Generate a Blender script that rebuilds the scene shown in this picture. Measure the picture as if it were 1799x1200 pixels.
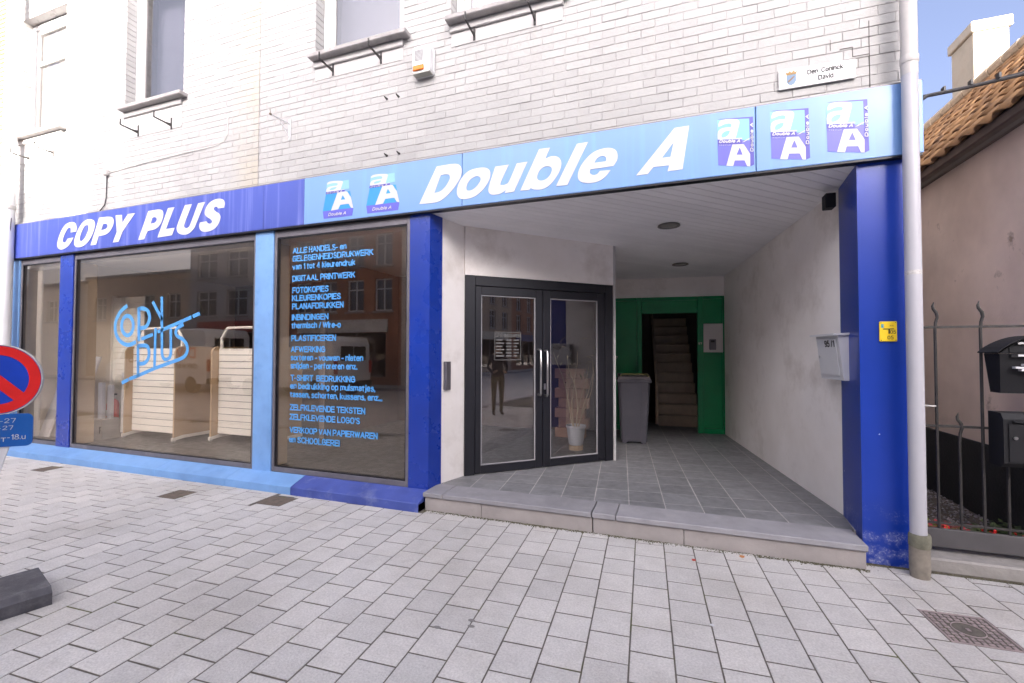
import bpy, bmesh, math, random
from mathutils import Vector, Matrix

random.seed(11)
for _o in list(bpy.data.objects):
    bpy.data.objects.remove(_o, do_unlink=True)
S = bpy.context.scene
COL = S.collection
R = math.radians

# ------------------------------------------------------------------ camera
YAW, PITCH, ROLL = R(19.35), R(1.41), R(0.14)
CAM = Vector((0.0, 0.0, 1.5))
FWD = Vector((-math.sin(YAW) * math.cos(PITCH), math.cos(YAW) * math.cos(PITCH), math.sin(PITCH)))
RGT = Vector((math.cos(YAW), math.sin(YAW), 0))
UPV = RGT.cross(FWD)
_r = math.cos(ROLL) * RGT + math.sin(ROLL) * UPV
_u = -math.sin(ROLL) * RGT + math.cos(ROLL) * UPV
RGT, UPV = _r, _u
cd = bpy.data.cameras.new('camera')
cd.sensor_fit = 'HORIZONTAL'; cd.sensor_width = 36.0
cd.lens = 785.0 / 1799.0 * 36.0
cd.clip_start = 0.05; cd.clip_end = 500
cam = bpy.data.objects.new('camera', cd); COL.objects.link(cam)
cam.matrix_world = Matrix((
    (RGT.x, UPV.x, -FWD.x, CAM.x), (RGT.y, UPV.y, -FWD.y, CAM.y), (RGT.z, UPV.z, -FWD.z, CAM.z), (0, 0, 0, 1)))
S.camera = cam


def proj(p):
    q = Vector(p) - CAM
    d = q.dot(FWD)
    if d < 0.05:
        return None
    return (899.5 + 785 * q.dot(RGT) / d, 600 - 785 * q.dot(UPV) / d, d)


# ------------------------------------------------------------------ sky, sun, exposure
SUN_AZ, SUN_EL = R(12), R(16)      # to the right of the street's axis, above the roofs opposite
TO_SUN = Vector((math.sin(SUN_AZ) * math.cos(SUN_EL), -math.cos(SUN_AZ) * math.cos(SUN_EL), math.sin(SUN_EL)))
W = bpy.data.worlds.new('World'); S.world = W; W.use_nodes = True
wn = W.node_tree; wn.nodes.clear()
sky = wn.nodes.new('ShaderNodeTexSky'); sky.sky_type = 'NISHITA'; sky.sun_disc = False
sky.sun_elevation = SUN_EL; sky.sun_rotation = math.pi - SUN_AZ
sky.air_density = 0.2; sky.dust_density = 10.0; sky.ozone_density = 1.4; sky.altitude = 0
bg = wn.nodes.new('ShaderNodeBackground'); bg.inputs['Strength'].default_value = 0.15
wo = wn.nodes.new('ShaderNodeOutputWorld')
wn.links.new(sky.outputs[0], bg.inputs[0]); wn.links.new(bg.outputs[0], wo.inputs[0])
sd = bpy.data.lights.new('sun', 'SUN'); sd.energy = 4.0; sd.angle = R(0.53); sd.color = (1.0, 0.93, 0.84)
so = bpy.data.objects.new('sun', sd); COL.objects.link(so)
so.rotation_euler = (-TO_SUN).to_track_quat('-Z', 'Y').to_euler(); so.location = (10, -15, 20)
S.render.engine = 'CYCLES'
S.cycles.max_bounces = 10; S.cycles.diffuse_bounces = 5; S.cycles.glossy_bounces = 5
S.cycles.transparent_max_bounces = 16; S.cycles.transmission_bounces = 6
vs = S.view_settings
vs.view_transform = 'Standard'; vs.look = 'None'; vs.exposure = 2.9; vs.gamma = 1.0; vs.use_curve_mapping = False

# ------------------------------------------------------------------ materials
MATS = {}


def nodes_of(name):
    m = bpy.data.materials.new(name); m.use_nodes = True
    nt = m.node_tree
    b = nt.nodes['Principled BSDF']
    return m, nt, b


def mixc(nt, fac, a, b, mode='MIX'):
    n = nt.nodes.new('ShaderNodeMix'); n.data_type = 'RGBA'; n.blend_type = mode
    for sock, v in ((n.inputs[0], fac), (n.inputs[6], a), (n.inputs[7], b)):
        if isinstance(v, bpy.types.NodeSocket):
            nt.links.new(v, sock)
        elif isinstance(v, (int, float)):
            sock.default_value = v
        else:
            sock.default_value = (v[0], v[1], v[2], 1)
    return n.outputs[2]


def noise(nt, co, scale, detail=4, rough=0.6, vec_scale=None):
    n = nt.nodes.new('ShaderNodeTexNoise')
    n.inputs['Scale'].default_value = scale; n.inputs['Detail'].default_value = detail
    n.inputs['Roughness'].default_value = rough
    src = co
    if vec_scale:
        mp = nt.nodes.new('ShaderNodeMapping'); mp.inputs['Scale'].default_value = vec_scale
        nt.links.new(co, mp.inputs['Vector']); src = mp.outputs[0]
    nt.links.new(src, n.inputs['Vector'])
    return n.outputs[0]


def ramp(nt, src, lo, hi, a=0.0, b=1.0):
    n = nt.nodes.new('ShaderNodeMapRange'); n.clamp = True
    n.inputs[1].default_value = lo; n.inputs[2].default_value = hi
    n.inputs[3].default_value = a; n.inputs[4].default_value = b
    nt.links.new(src, n.inputs[0])
    return n.outputs[0]


def mul(nt, a, b, op='MULTIPLY'):
    n = nt.nodes.new('ShaderNodeMath'); n.operation = op
    for i, v in enumerate((a, b)):
        if isinstance(v, bpy.types.NodeSocket): nt.links.new(v, n.inputs[i])
        else: n.inputs[i].default_value = v
    return n.outputs[0]


def pm(name, col, rough=0.6, var=0.12, scale=3.0, bump=0.0, bscale=80.0, metal=0.0, spec=0.5, coat=0.0,
       rnd=None, dirt=None, streak=None, grain=None, rvar=0.0, dirt2=None):
    """Procedural paint/stone: base colour with broad mottling, optional per-piece shade, dirt blotches,
    vertical run streaks, fine grain and relief."""
    if name in MATS:
        return MATS[name]
    m, nt, b = nodes_of(name)
    tc = nt.nodes.new('ShaderNodeNewGeometry'); co = tc.outputs['Position']
    n1 = noise(nt, co, scale)
    d = [max(0, c * (1 - var)) for c in col]; l = [min(1, c * (1 + var)) for c in col]
    c = mixc(nt, ramp(nt, n1, 0.3, 0.7), d, l)
    if grain:
        n3 = noise(nt, co, grain[1], 2, 0.7)
        c = mixc(nt, ramp(nt, n3, 0.35, 0.65), c, mixc(nt, 1.0, c, [1 - grain[0]] * 3, 'MULTIPLY'))
    if rnd:
        if rnd[0] == 'object':
            oi = nt.nodes.new('ShaderNodeObjectInfo'); src = oi.outputs['Random']
        else:
            src = tc.outputs['Random Per Island']
        c = mixc(nt, 1.0, c, mixc(nt, src, rnd[1], rnd[2]), 'MULTIPLY')
    if dirt:      # (colour, scale, lo, hi, amount)
        n2 = noise(nt, co, dirt[1], 6, 0.65)
        c = mixc(nt, ramp(nt, n2, dirt[2], dirt[3], 0, dirt[4]), c, dirt[0])
    if dirt2:
        n5 = noise(nt, co, dirt2[1], 5, 0.6)
        c = mixc(nt, ramp(nt, n5, dirt2[2], dirt2[3], 0, dirt2[4]), c, mixc(nt, 1.0, c, dirt2[0], 'MULTIPLY'))
    if streak:    # (colour, amount)
        n4 = noise(nt, co, 1.0, 3, 0.6, (14, 14, 0.5))
        c = mixc(nt, ramp(nt, n4, 0.52, 0.75, 0, streak[1]), c, streak[0])
    nt.links.new(c, b.inputs['Base Color'])
    b.inputs['Roughness'].default_value = rough
    if rvar:
        nr = noise(nt, co, scale * 2.3, 4)
        nt.links.new(ramp(nt, nr, 0.3, 0.7, max(0.02, rough - rvar), min(1, rough + rvar)), b.inputs['Roughness'])
    b.inputs['Metallic'].default_value = metal
    b.inputs['Specular IOR Level'].default_value = spec
    if coat:
        b.inputs['Coat Weight'].default_value = coat; b.inputs['Coat Roughness'].default_value = 0.12
    if bump:
        bn = nt.nodes.new('ShaderNodeBump'); bn.inputs['Strength'].default_value = bump
        bn.inputs['Distance'].default_value = 0.006
        nt.links.new(noise(nt, co, bscale, 5, 0.6), bn.inputs['Height'])
        nt.links.new(bn.outputs[0], b.inputs['Normal'])
    MATS[name] = m
    return m


def glass(name, tint, refl, rough=0.0, scale=1.5, rcol=(0.97, 0.95, 0.93)):
    m = bpy.data.materials.new(name); m.use_nodes = True
    nt = m.node_tree; nt.nodes.clear()
    out = nt.nodes.new('ShaderNodeOutputMaterial')
    tr = nt.nodes.new('ShaderNodeBsdfTransparent'); tr.inputs[0].default_value = (*tint, 1)
    gl = nt.nodes.new('ShaderNodeBsdfGlossy'); gl.inputs['Roughness'].default_value = rough
    gl.inputs[0].default_value = (*rcol, 1)
    ge = nt.nodes.new('ShaderNodeNewGeometry')
    dt = nt.nodes.new('ShaderNodeVectorMath'); dt.operation = 'DOT_PRODUCT'
    nt.links.new(ge.outputs['Incoming'], dt.inputs[0]); nt.links.new(ge.outputs['Normal'], dt.inputs[1])
    ab = mul(nt, dt.outputs['Value'], 0.0, 'ABSOLUTE')
    om = mul(nt, 1.0, ab, 'SUBTRACT')
    pw = mul(nt, om, 5.0, 'POWER')
    ma = nt.nodes.new('ShaderNodeMath'); ma.operation = 'MULTIPLY_ADD'; ma.use_clamp = True
    ma.inputs[1].default_value = scale; ma.inputs[2].default_value = refl
    nt.links.new(pw, ma.inputs[0])
    mx = nt.nodes.new('ShaderNodeMixShader')
    nt.links.new(ma.outputs[0], mx.inputs[0]); nt.links.new(tr.outputs[0], mx.inputs[1]); nt.links.new(gl.outputs[0], mx.inputs[2])
    nt.links.new(mx.outputs[0], out.inputs[0])
    MATS[name] = m
    return m


# ------------------------------------------------------------------ geometry helpers
OFF = {}      # object name -> world offset of its root


def tag(o, label=None, cat=None, group=None, kind=None):
    if label: o['label'] = label
    if cat: o['category'] = cat
    if group: o['group'] = group
    if kind: o['kind'] = kind
    return o


def thing(name, label, cat, loc=(0, 0, 0), group=None):
    o = bpy.data.objects.new(name, None); COL.objects.link(o)
    o.empty_display_size = 0.1
    o.location = loc
    OFF[o.name] = Vector(loc)
    return tag(o, label, cat, group)


def link(name, me, mat, parent=None, loc=None):
    o = bpy.data.objects.new(name, me); COL.objects.link(o)
    if mat is not None and not me.materials:
        me.materials.append(mat)
    if parent is not None:
        o.parent = parent
        OFF[o.name] = OFF[parent.name]
    else:
        OFF[o.name] = Vector((0, 0, 0))
    if loc is not None:
        o.location = Vector(loc) - OFF[o.name]
    return o


class MB:
    def __init__(s, M=None):
        s.v = []; s.f = []; s.M = M

    def add(s, vs, fs):
        k = len(s.v)
        for p in vs:
            p = Vector(p)
            s.v.append(s.M @ p if s.M else p)
        s.f += [tuple(i + k for i in f) for f in fs]
        return s

    def box(s, x0, x1, y0, y1, z0, z1, c=0.0):
        if c <= 0:
            return s.add([(x0, y0, z0), (x1, y0, z0), (x1, y1, z0), (x0, y1, z0), (x0, y0, z1), (x1, y0, z1), (x1, y1, z1), (x0, y1, z1)],
                         [(0, 3, 2, 1), (4, 5, 6, 7), (0, 1, 5, 4), (1, 2, 6, 5), (2, 3, 7, 6), (3, 0, 4, 7)])
        v = []; idx = {}
        X = (x0, x1); Y = (y0, y1); Z = (z0, z1)
        for i in (0, 1):
            for j in (0, 1):
                for k in (0, 1):
                    sx, sy, sz = (1 if i == 0 else -1), (1 if j == 0 else -1), (1 if k == 0 else -1)
                    idx[i, j, k, 'x'] = len(v); v.append((X[i], Y[j] + sy * c, Z[k] + sz * c))
                    idx[i, j, k, 'y'] = len(v); v.append((X[i] + sx * c, Y[j], Z[k] + sz * c))
                    idx[i, j, k, 'z'] = len(v); v.append((X[i] + sx * c, Y[j] + sy * c, Z[k]))
        f = []
        for a in (0, 1):
            q = [idx[a, 0, 0, 'x'], idx[a, 1, 0, 'x'], idx[a, 1, 1, 'x'], idx[a, 0, 1, 'x']]; f.append(q[::-1] if a == 0 else q)
            q = [idx[0, a, 0, 'y'], idx[1, a, 0, 'y'], idx[1, a, 1, 'y'], idx[0, a, 1, 'y']]; f.append(q if a == 0 else q[::-1])
            q = [idx[0, 0, a, 'z'], idx[1, 0, a, 'z'], idx[1, 1, a, 'z'], idx[0, 1, a, 'z']]; f.append(q[::-1] if a == 0 else q)
        for a in (0, 1):
            for b in (0, 1):
                def edge(q, flip):
                    f.append(q[::-1] if flip else q)
                edge([idx[0, a, b, 'y'], idx[1, a, b, 'y'], idx[1, a, b, 'z'], idx[0, a, b, 'z']], (a == b))
                edge([idx[a, 0, b, 'x'], idx[a, 1, b, 'x'], idx[a, 1, b, 'z'], idx[a, 0, b, 'z']], (a != b))
                edge([idx[a, b, 0, 'x'], idx[a, b, 1, 'x'], idx[a, b, 1, 'y'], idx[a, b, 0, 'y']], (a == b))
        for (i, j, k) in [(i, j, k) for i in (0, 1) for j in (0, 1) for k in (0, 1)]:
            q = [idx[i, j, k, 'x'], idx[i, j, k, 'y'], idx[i, j, k, 'z']]
            f.append(q if (i + j + k) % 2 == 1 else q[::-1])
        return s.add(v, f)

    def prism(s, poly, z0, z1):
        """poly: list of (x,y); extruded along z."""
        n = len(poly)
        vs = [(x, y, z0) for x, y in poly] + [(x, y, z1) for x, y in poly]
        fs = [tuple(range(n))[::-1], tuple(range(n, 2 * n))] + [(i, (i + 1) % n, n + (i + 1) % n, n + i) for i in range(n)]
        return s.add(vs, fs)

    def prism_y(s, poly, y0, y1):
        """poly: list of (x,z); extruded along y."""
        n = len(poly)
        vs = [(x, y0, z) for x, z in poly] + [(x, y1, z) for x, z in poly]
        fs = [tuple(range(n)), tuple(range(n, 2 * n))[::-1]] + [((i + 1) % n, i, n + i, n + (i + 1) % n) for i in range(n)]
        return s.add(vs, fs)

    def prism_x(s, poly, x0, x1):
        """poly: list of (y,z); extruded along x."""
        n = len(poly)
        vs = [(x0, y, z) for y, z in poly] + [(x1, y, z) for y, z in poly]
        fs = [tuple(range(n))[::-1], tuple(range(n, 2 * n))] + [(i, (i + 1) % n, n + (i + 1) % n, n + i) for i in range(n)]
        return s.add(vs, fs)

    def tube(s, pts, r, seg=8, caps=True):
        pts = [Vector(p) for p in pts]
        rr = r if isinstance(r, (list, tuple)) else [r] * len(pts)
        vs = []; up = None
        for i, p in enumerate(pts):
            t = (pts[min(i + 1, len(pts) - 1)] - pts[max(i - 1, 0)]).normalized()
            if up is None:
                up = Vector((0, 0, 1)) if abs(t.z) < 0.9 else Vector((0, 1, 0))
            a = t.cross(up).normalized(); up = a.cross(t).normalized()
            for k in range(seg):
                th = 2 * math.pi * k / seg
                vs.append(p + (a * math.cos(th) + up * math.sin(th)) * rr[i])
        fs = []
        for i in range(len(pts) - 1):
            for k in range(seg):
                fs.append((i * seg + k, i * seg + (k + 1) % seg, (i + 1) * seg + (k + 1) % seg, (i + 1) * seg + k))
        if caps:
            fs.append(tuple(range(seg))[::-1]); fs.append(tuple(range((len(pts) - 1) * seg, len(pts) * seg)))
        return s.add(vs, fs)

    def lathe(s, prof, cx, cy, seg=20, axis='z', cz=0):
        """prof: list of (radius, height)."""
        vs = []
        for r, h in prof:
            for k in range(seg):
                th = 2 * math.pi * k / seg
                a, b = r * math.cos(th), r * math.sin(th)
                vs.append((cx + a, cy + b, cz + h) if axis == 'z' else (cx + a, cy + h, cz + b) if axis == 'y' else (cx + h, cy + a, cz + b))
        fs = []
        for i in range(len(prof) - 1):
            for k in range(seg):
                q = (i * seg + k, i * seg + (k + 1) % seg, (i + 1) * seg + (k + 1) % seg, (i + 1) * seg + k)
                fs.append(q if axis != 'y' else q[::-1])
        a = tuple(range(seg)); b = tuple(range((len(prof) - 1) * seg, len(prof) * seg))
        fs.append(a[::-1] if axis != 'y' else a); fs.append(b if axis != 'y' else b[::-1])
        return s.add(vs, fs)

    def mesh(s, name, off=Vector((0, 0, 0)), smooth=False):
        me = bpy.data.meshes.new(name)
        me.from_pydata([tuple(p - off) for p in s.v], [], s.f)
        me.validate(); me.update()
        if smooth:
            for p in me.polygons:
                p.use_smooth = True
            try:
                me.set_sharp_from_angle(angle=R(40))
            except Exception:
                pass
        return me

    def build(s, name, mat, parent=None, smooth=False):
        off = OFF[parent.name] if parent is not None else Vector((0, 0, 0))
        return link(name, s.mesh(name, off, smooth), mat, parent)

    def solo(s, name, mat, label, cat, group=None, kind=None, smooth=False):
        return tag(s.build(name, mat, None, smooth), label, cat, group, kind)


def frame_matrix(origin, ex):
    """local x along ex (2D), local y to its left (away from viewer), z up."""
    ex = Vector((ex[0], ex[1], 0)).normalized(); ey = Vector((-ex.y, ex.x, 0))
    return Matrix(((ex.x, ey.x, 0, origin[0]), (ex.y, ey.y, 0, origin[1]), (0, 0, 1, origin[2]), (0, 0, 0, 1)))


def smooth_contour(ct, closed=True, sub=4):
    """Catmull-Rom through points flagged with a third value, straight lines between plain points."""
    n = len(ct); out = []
    rng = range(n) if closed else range(n - 1)
    for i in rng:
        p1, p2 = ct[i], ct[(i + 1) % n]
        out.append((p1[0], p1[1]))
        if len(p1) > 2 or len(p2) > 2:
            p0 = ct[(i - 1) % n] if (closed or i > 0) else p1
            p3 = ct[(i + 2) % n] if (closed or i + 2 < n) else p2
            if len(p1) < 3: p0 = p1
            if len(p2) < 3: p3 = p2
            for k in range(1, sub):
                t = k / sub
                q = []
                for a in (0, 1):
                    q.append(0.5 * (2 * p1[a] + (p2[a] - p0[a]) * t + (2 * p0[a] - 5 * p1[a] + 4 * p2[a] - p3[a]) * t * t
                                    + (3 * p1[a] - p0[a] - 3 * p2[a] + p3[a]) * t ** 3))
                out.append(tuple(q))
    if not closed:
        out.append((ct[-1][0], ct[-1][1]))
    return out


def curve_mesh(contours, thick):
    """Flat filled shape with holes, x/z contours -> list of verts (x,y,z), faces; front at y=0, back at y=thick."""
    cu = bpy.data.curves.new('shape', 'CURVE'); cu.dimensions = '2D'; cu.fill_mode = 'BOTH'; cu.extrude = thick / 2
    for ct in contours:
        sp = cu.splines.new('POLY'); sp.points.add(len(ct) - 1); sp.use_cyclic_u = True
        for p, q in zip(sp.points, ct):
            p.co = (q[0], q[1], 0, 1)
    return _curve_to(cu, thick)


def _curve_to(cu, thick):
    ob = bpy.data.objects.new('tmp', cu); COL.objects.link(ob)
    dg = bpy.context.evaluated_depsgraph_get()
    me = bpy.data.meshes.new_from_object(ob.evaluated_get(dg))
    vs = [(v.co.x, thick / 2 - v.co.z, v.co.y) for v in me.vertices]
    fs = [tuple(p.vertices) for p in me.polygons]
    bpy.data.objects.remove(ob, do_unlink=True); bpy.data.curves.remove(cu); bpy.data.meshes.remove(me)
    return vs, fs


def wall_holes(mb, x0, x1, z0, z1, holes, y0, y1):
    """Solid wall in the x/z plane with rectangular openings (front y0, back y1)."""
    xs = sorted({x0, x1, *[h[0] for h in holes], *[h[1] for h in holes]}); xs = [x for x in xs if x0 <= x <= x1]
    zs = sorted({z0, z1, *[h[2] for h in holes], *[h[3] for h in holes]}); zs = [z for z in zs if z0 <= z <= z1]
    def solid(i, j):
        if not (0 <= i < len(xs) - 1 and 0 <= j < len(zs) - 1): return False
        cx, cz = (xs[i] + xs[i + 1]) / 2, (zs[j] + zs[j + 1]) / 2
        return not any(h[0] < cx < h[1] and h[2] < cz < h[3] for h in holes)
    for i in range(len(xs) - 1):
        for j in range(len(zs) - 1):
            if not solid(i, j): continue
            a, b, c, d = xs[i], xs[i + 1], zs[j], zs[j + 1]
            v = [(a, y0, c), (b, y0, c), (b, y0, d), (a, y0, d), (a, y1, c), (b, y1, c), (b, y1, d), (a, y1, d)]
            f = [(0, 1, 2, 3), (7, 6, 5, 4)]
            if not solid(i - 1, j): f.append((0, 3, 7, 4))
            if not solid(i + 1, j): f.append((1, 5, 6, 2))
            if not solid(i, j - 1): f.append((0, 4, 5, 1))
            if not solid(i, j + 1): f.append((3, 2, 6, 7))
            mb.add(v, f)


def clip_poly(poly, a, b, c):
    """keep the part of a 2D polygon with a*x+b*y<=c"""
    out = []
    n = len(poly)
    for i in range(n):
        p, q = poly[i], poly[(i + 1) % n]
        dp, dq = a * p[0] + b * p[1] - c, a * q[0] + b * q[1] - c
        if dp <= 0: out.append(p)
        if dp * dq < 0:
            t = dp / (dp - dq)
            out.append((p[0] + (q[0] - p[0]) * t, p[1] + (q[1] - p[1]) * t))
    return out


def ribbon(pts, w):
    """flat stroke polygon of width w along a polyline of (x,z)"""
    L = []; Rr = []
    n = len(pts)
    for i in range(n):
        p = pts[i]; a = pts[max(0, i - 1)]; b = pts[min(n - 1, i + 1)]
        dx, dz = b[0] - a[0], b[1] - a[1]; l = math.hypot(dx, dz) or 1
        nx, nz = -dz / l * w / 2, dx / l * w / 2
        L.append((p[0] + nx, p[1] + nz)); Rr.append((p[0] - nx, p[1] - nz))
    return L, Rr


def stroke(mb, pts, w, y, thick=0.002, closed=False):
    if closed: pts = pts + [pts[0], pts[1]]
    L, Rr = ribbon(pts, w)
    n = len(pts)
    vs = [(p[0], y - thick, p[1]) for p in L] + [(p[0], y - thick, p[1]) for p in Rr] + [(p[0], y, p[1]) for p in L] + [(p[0], y, p[1]) for p in Rr]
    fs = []
    for i in range(n - 1):
        fs += [(i, n + i, n + i + 1, i + 1), (i, i + 1, 2 * n + i + 1, 2 * n + i), (n + i + 1, n + i, 3 * n + i, 3 * n + i + 1)]
    mb.add(vs, fs)

# ------------------------------------------------------------------ stroke lettering (plain sans)
_O = '~.32,1 .1,.9 0,.5 .1,.1 .32,0 .54,.1 .64,.5 .54,.9 .32,1'
_o = '~.23,.73 .06,.63 0,.37 .06,.1 .23,0 .4,.1 .46,.37 .4,.63 .23,.73'
_bb = '~0,.5 .12,.7 .25,.73 .4,.65 .46,.37 .4,.08 .25,0 .12,.03 0,.2'
_db = '~.46,.5 .34,.7 .21,.73 .06,.65 0,.37 .06,.08 .21,0 .34,.03 .46,.2'
_ar = '~0,.5 .12,.68 .26,.73 .4,.65 .43,.45 .43,0'
_C = '~.6,.74 .48,.95 .3,1 .1,.9 0,.5 .1,.1 .3,0 .48,.05 '
GLYPH = {
    'A': '0,0 .33,1 .66,0|.12,.33 .54,.33', 'B': '0,0 0,1|~0,1 .36,1 .52,.9 .52,.65 .36,.54 0,.54|~0,.54 .4,.54 .58,.42 .58,.14 .4,0 0,0',
    'C': _C + '.6,.27', 'D': '0,0 0,1|~0,1 .3,1 .52,.88 .6,.5 .52,.12 .3,0 0,0', 'E': '.52,1 0,1 0,0 .54,0|0,.53 .48,.53', 'F': '.5,1 0,1 0,0|0,.5 .44,.5',
    'G': _C + '.62,.2|.62,.2 .62,.5 .33,.5', 'H': '0,0 0,1|.55,0 .55,1|0,.53 .55,.53', 'I': '0,0 0,1', 'J': '~.4,1 .4,.25 .33,.05 .2,0 .06,.05 0,.28',
    'K': '0,0 0,1|.55,1 0,.42|.2,.6 .58,0', 'L': '0,1 0,0 .48,0', 'M': '0,0 0,1 .35,.1 .7,1 .7,0', 'N': '0,0 0,1 .55,0 .55,1', 'O': _O,
    'P': '0,0 0,1|~0,1 .36,1 .54,.9 .54,.6 .36,.46 0,.46', 'R': '0,0 0,1|~0,1 .36,1 .54,.9 .54,.6 .36,.46 0,.46|.3,.46 .58,0',
    'S': '~.53,.76 .43,.95 .27,1 .1,.93 .04,.75 .12,.6 .3,.52 .48,.42 .55,.25 .45,.06 .27,0 .1,.05 0,.27', 'T': '0,1 .56,1|.28,1 .28,0',
    'U': '~0,1 0,.35 .06,.1 .27,0 .48,.1 .54,.35 .54,1', 'V': '0,1 .3,0 .6,1', 'W': '0,1 .2,0 .42,.95 .64,0 .84,1', 'Y': '0,1 .3,.45 .6,1|.3,.45 .3,0', 'Z': '.02,1 .52,1 0,0 .54,0',
    'a': '~.02,.55 .1,.7 .25,.73 .4,.66 .42,.5 .42,0|~.42,.42 .2,.38 .04,.28 .04,.08 .18,0 .34,.06 .42,.2', 'b': '0,1 0,0|' + _bb,
    'c': '~.44,.5 .36,.68 .22,.73 .06,.62 0,.37 .06,.1 .22,0 .36,.05 .44,.22', 'd': '.46,1 .46,0|' + _db,
    'e': '0,.38 .46,.38|~.46,.38 .42,.6 .23,.73 .06,.62 0,.37 .06,.1 .23,0 .38,.05 .45,.2', 'f': '~.3,.98 .16,.98 .1,.85 .1,0|0,.7 .28,.7',
    'g': '~.46,.73 .46,-.05 .4,-.22 .22,-.28 .04,-.18|' + _db, 'h': '0,1 0,0|' + _ar, 'i': '0,.73 0,0|0,.93 0,1.04', 'j': '~.1,.73 .1,-.1 .06,-.25 -.06,-.27|.1,.93 .1,1.04',
    'k': '0,1 0,0|.4,.73 0,.3|.15,.45 .44,0', 'l': '0,1 0,0', 'm': '0,.73 0,0|~0,.5 .1,.68 .2,.73 .32,.65 .34,.45 .34,0|~.34,.5 .44,.68 .54,.73 .66,.65 .68,.45 .68,0',
    'n': '0,.73 0,0|' + _ar, 'o': _o, 'p': '0,.73 0,-.28|' + _bb, 'r': '0,.73 0,0|~0,.45 .1,.66 .24,.72',
    's': '~.4,.55 .32,.69 .2,.73 .06,.66 .06,.48 .22,.38 .38,.3 .4,.1 .22,0 .08,.03 0,.2', 't': '~.1,.95 .1,.15 .16,.01 .28,.02|0,.7 .26,.7',
    'u': '~0,.73 0,.25 .06,.06 .18,0 .32,.06 .42,.22|.42,.73 .42,0', 'v': '0,.73 .22,0 .44,.73', 'w': '0,.73 .16,0 .32,.7 .48,0 .64,.73', 'z': '.02,.7 .38,.7 0,.03 .4,.03',
    '0': '~.25,1 .07,.9 0,.5 .07,.1 .25,0 .43,.1 .5,.5 .43,.9 .25,1', '1': '.04,.78 .22,1 .22,0', '2': '~.03,.72 .1,.93 .26,1 .44,.92 .48,.72 .36,.48 .02,.02|0,0 .5,0', '4': '.36,0 .36,1 0,.3 .5,.3',
    '5': '.46,1 .1,1 .05,.55|~.05,.55 .25,.64 .44,.54 .5,.33 .42,.08 .24,0 .06,.06 0,.24', '7': '0,1 .48,1 .18,0',
    '8': '~.25,.54 .08,.64 .06,.84 .25,1 .44,.84 .42,.64 .25,.54 .05,.4 .02,.14 .25,0 .48,.14 .45,.4 .25,.54', '9': '~.46,.66 .36,.5 .22,.44 .06,.54 .02,.76 .12,.95 .26,1 .42,.9 .48,.6 .42,.15 .24,0 .06,.1',
    '-': '0,.38 .26,.38', '/': '0,-.02 .28,1.02', ',': '.02,.06 .02,0 -.03,-.14', '.': '0,0 0,.09', "'": '.02,1 0,.75',
}


def glyph_strokes(txt, gap=0.22):
    out = []; x = 0.0
    for ch in txt:
        if ch == ' ':
            x += 0.30; continue
        g = GLYPH.get(ch)
        if not g: continue
        mx = 0
        for st_ in g.split('|'):
            sm_ = st_[0] == '~'
            pts = [tuple(float(v) for v in p.split(',')) for p in st_.lstrip('~').split()]
            mx = max(mx, max(p[0] for p in pts))
            if sm_: pts = smooth_contour([(p[0], p[1], 1) for p in pts], False, 4)
            out.append((sm_, [(x + p[0], p[1]) for p in pts]))
        x += mx + gap
    return out, x - gap


def fit_text(mb, txt, x0, x1, z0, cap, y, weight=0.15, thick=0.002, gap=0.22, shear=0.0, fx=None, words=None):
    """Lettering on an x/z plane at depth y: spans x0..x1, baseline z0, capital height cap; fx maps (x,y,z) to its
    place. With words (a list) each word becomes a mesh builder of its own in that list."""
    sts, w = glyph_strokes(txt, gap)
    sw = weight * cap
    k = (x1 - x0 - sw) / max(w, 1e-6)
    order = []
    if words is not None:
        x = 0.0; wi = 0
        for ch in txt:
            if ch == ' ': wi += 1
            elif ch in GLYPH: order += [wi] * len(GLYPH[ch].split('|'))
    for i, (sm_, pts) in enumerate(sts):
        q = [(x0 + sw / 2 + p[0] * k + shear * cap * p[1], z0 + sw / 2 + p[1] * (cap - sw)) for p in pts]
        m2 = MB()
        yy = y - 0.00012 * (i % 4)
        if sm_:
            stroke(m2, q, sw, yy, thick)
        else:
            for j in range(len(q) - 1):
                a, b = q[j], q[j + 1]
                dx, dz = b[0] - a[0], b[1] - a[1]; l = math.hypot(dx, dz) or 1e-6
                ext = sw * (0.5 if min(abs(dx), abs(dz)) < 0.12 * l else 0.22)
                ux, uz = dx / l * ext, dz / l * ext
                stroke(m2, [(a[0] - ux, a[1] - uz), (b[0] + ux, b[1] + uz)], sw, yy - 0.00005 * (j % 2), thick)
        tgt = mb
        if words is not None:
            while len(words) <= order[i]: words.append(MB())
            tgt = words[order[i]]
        tgt.add([fx(*v) for v in m2.v] if fx else m2.v, m2.f)

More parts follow.
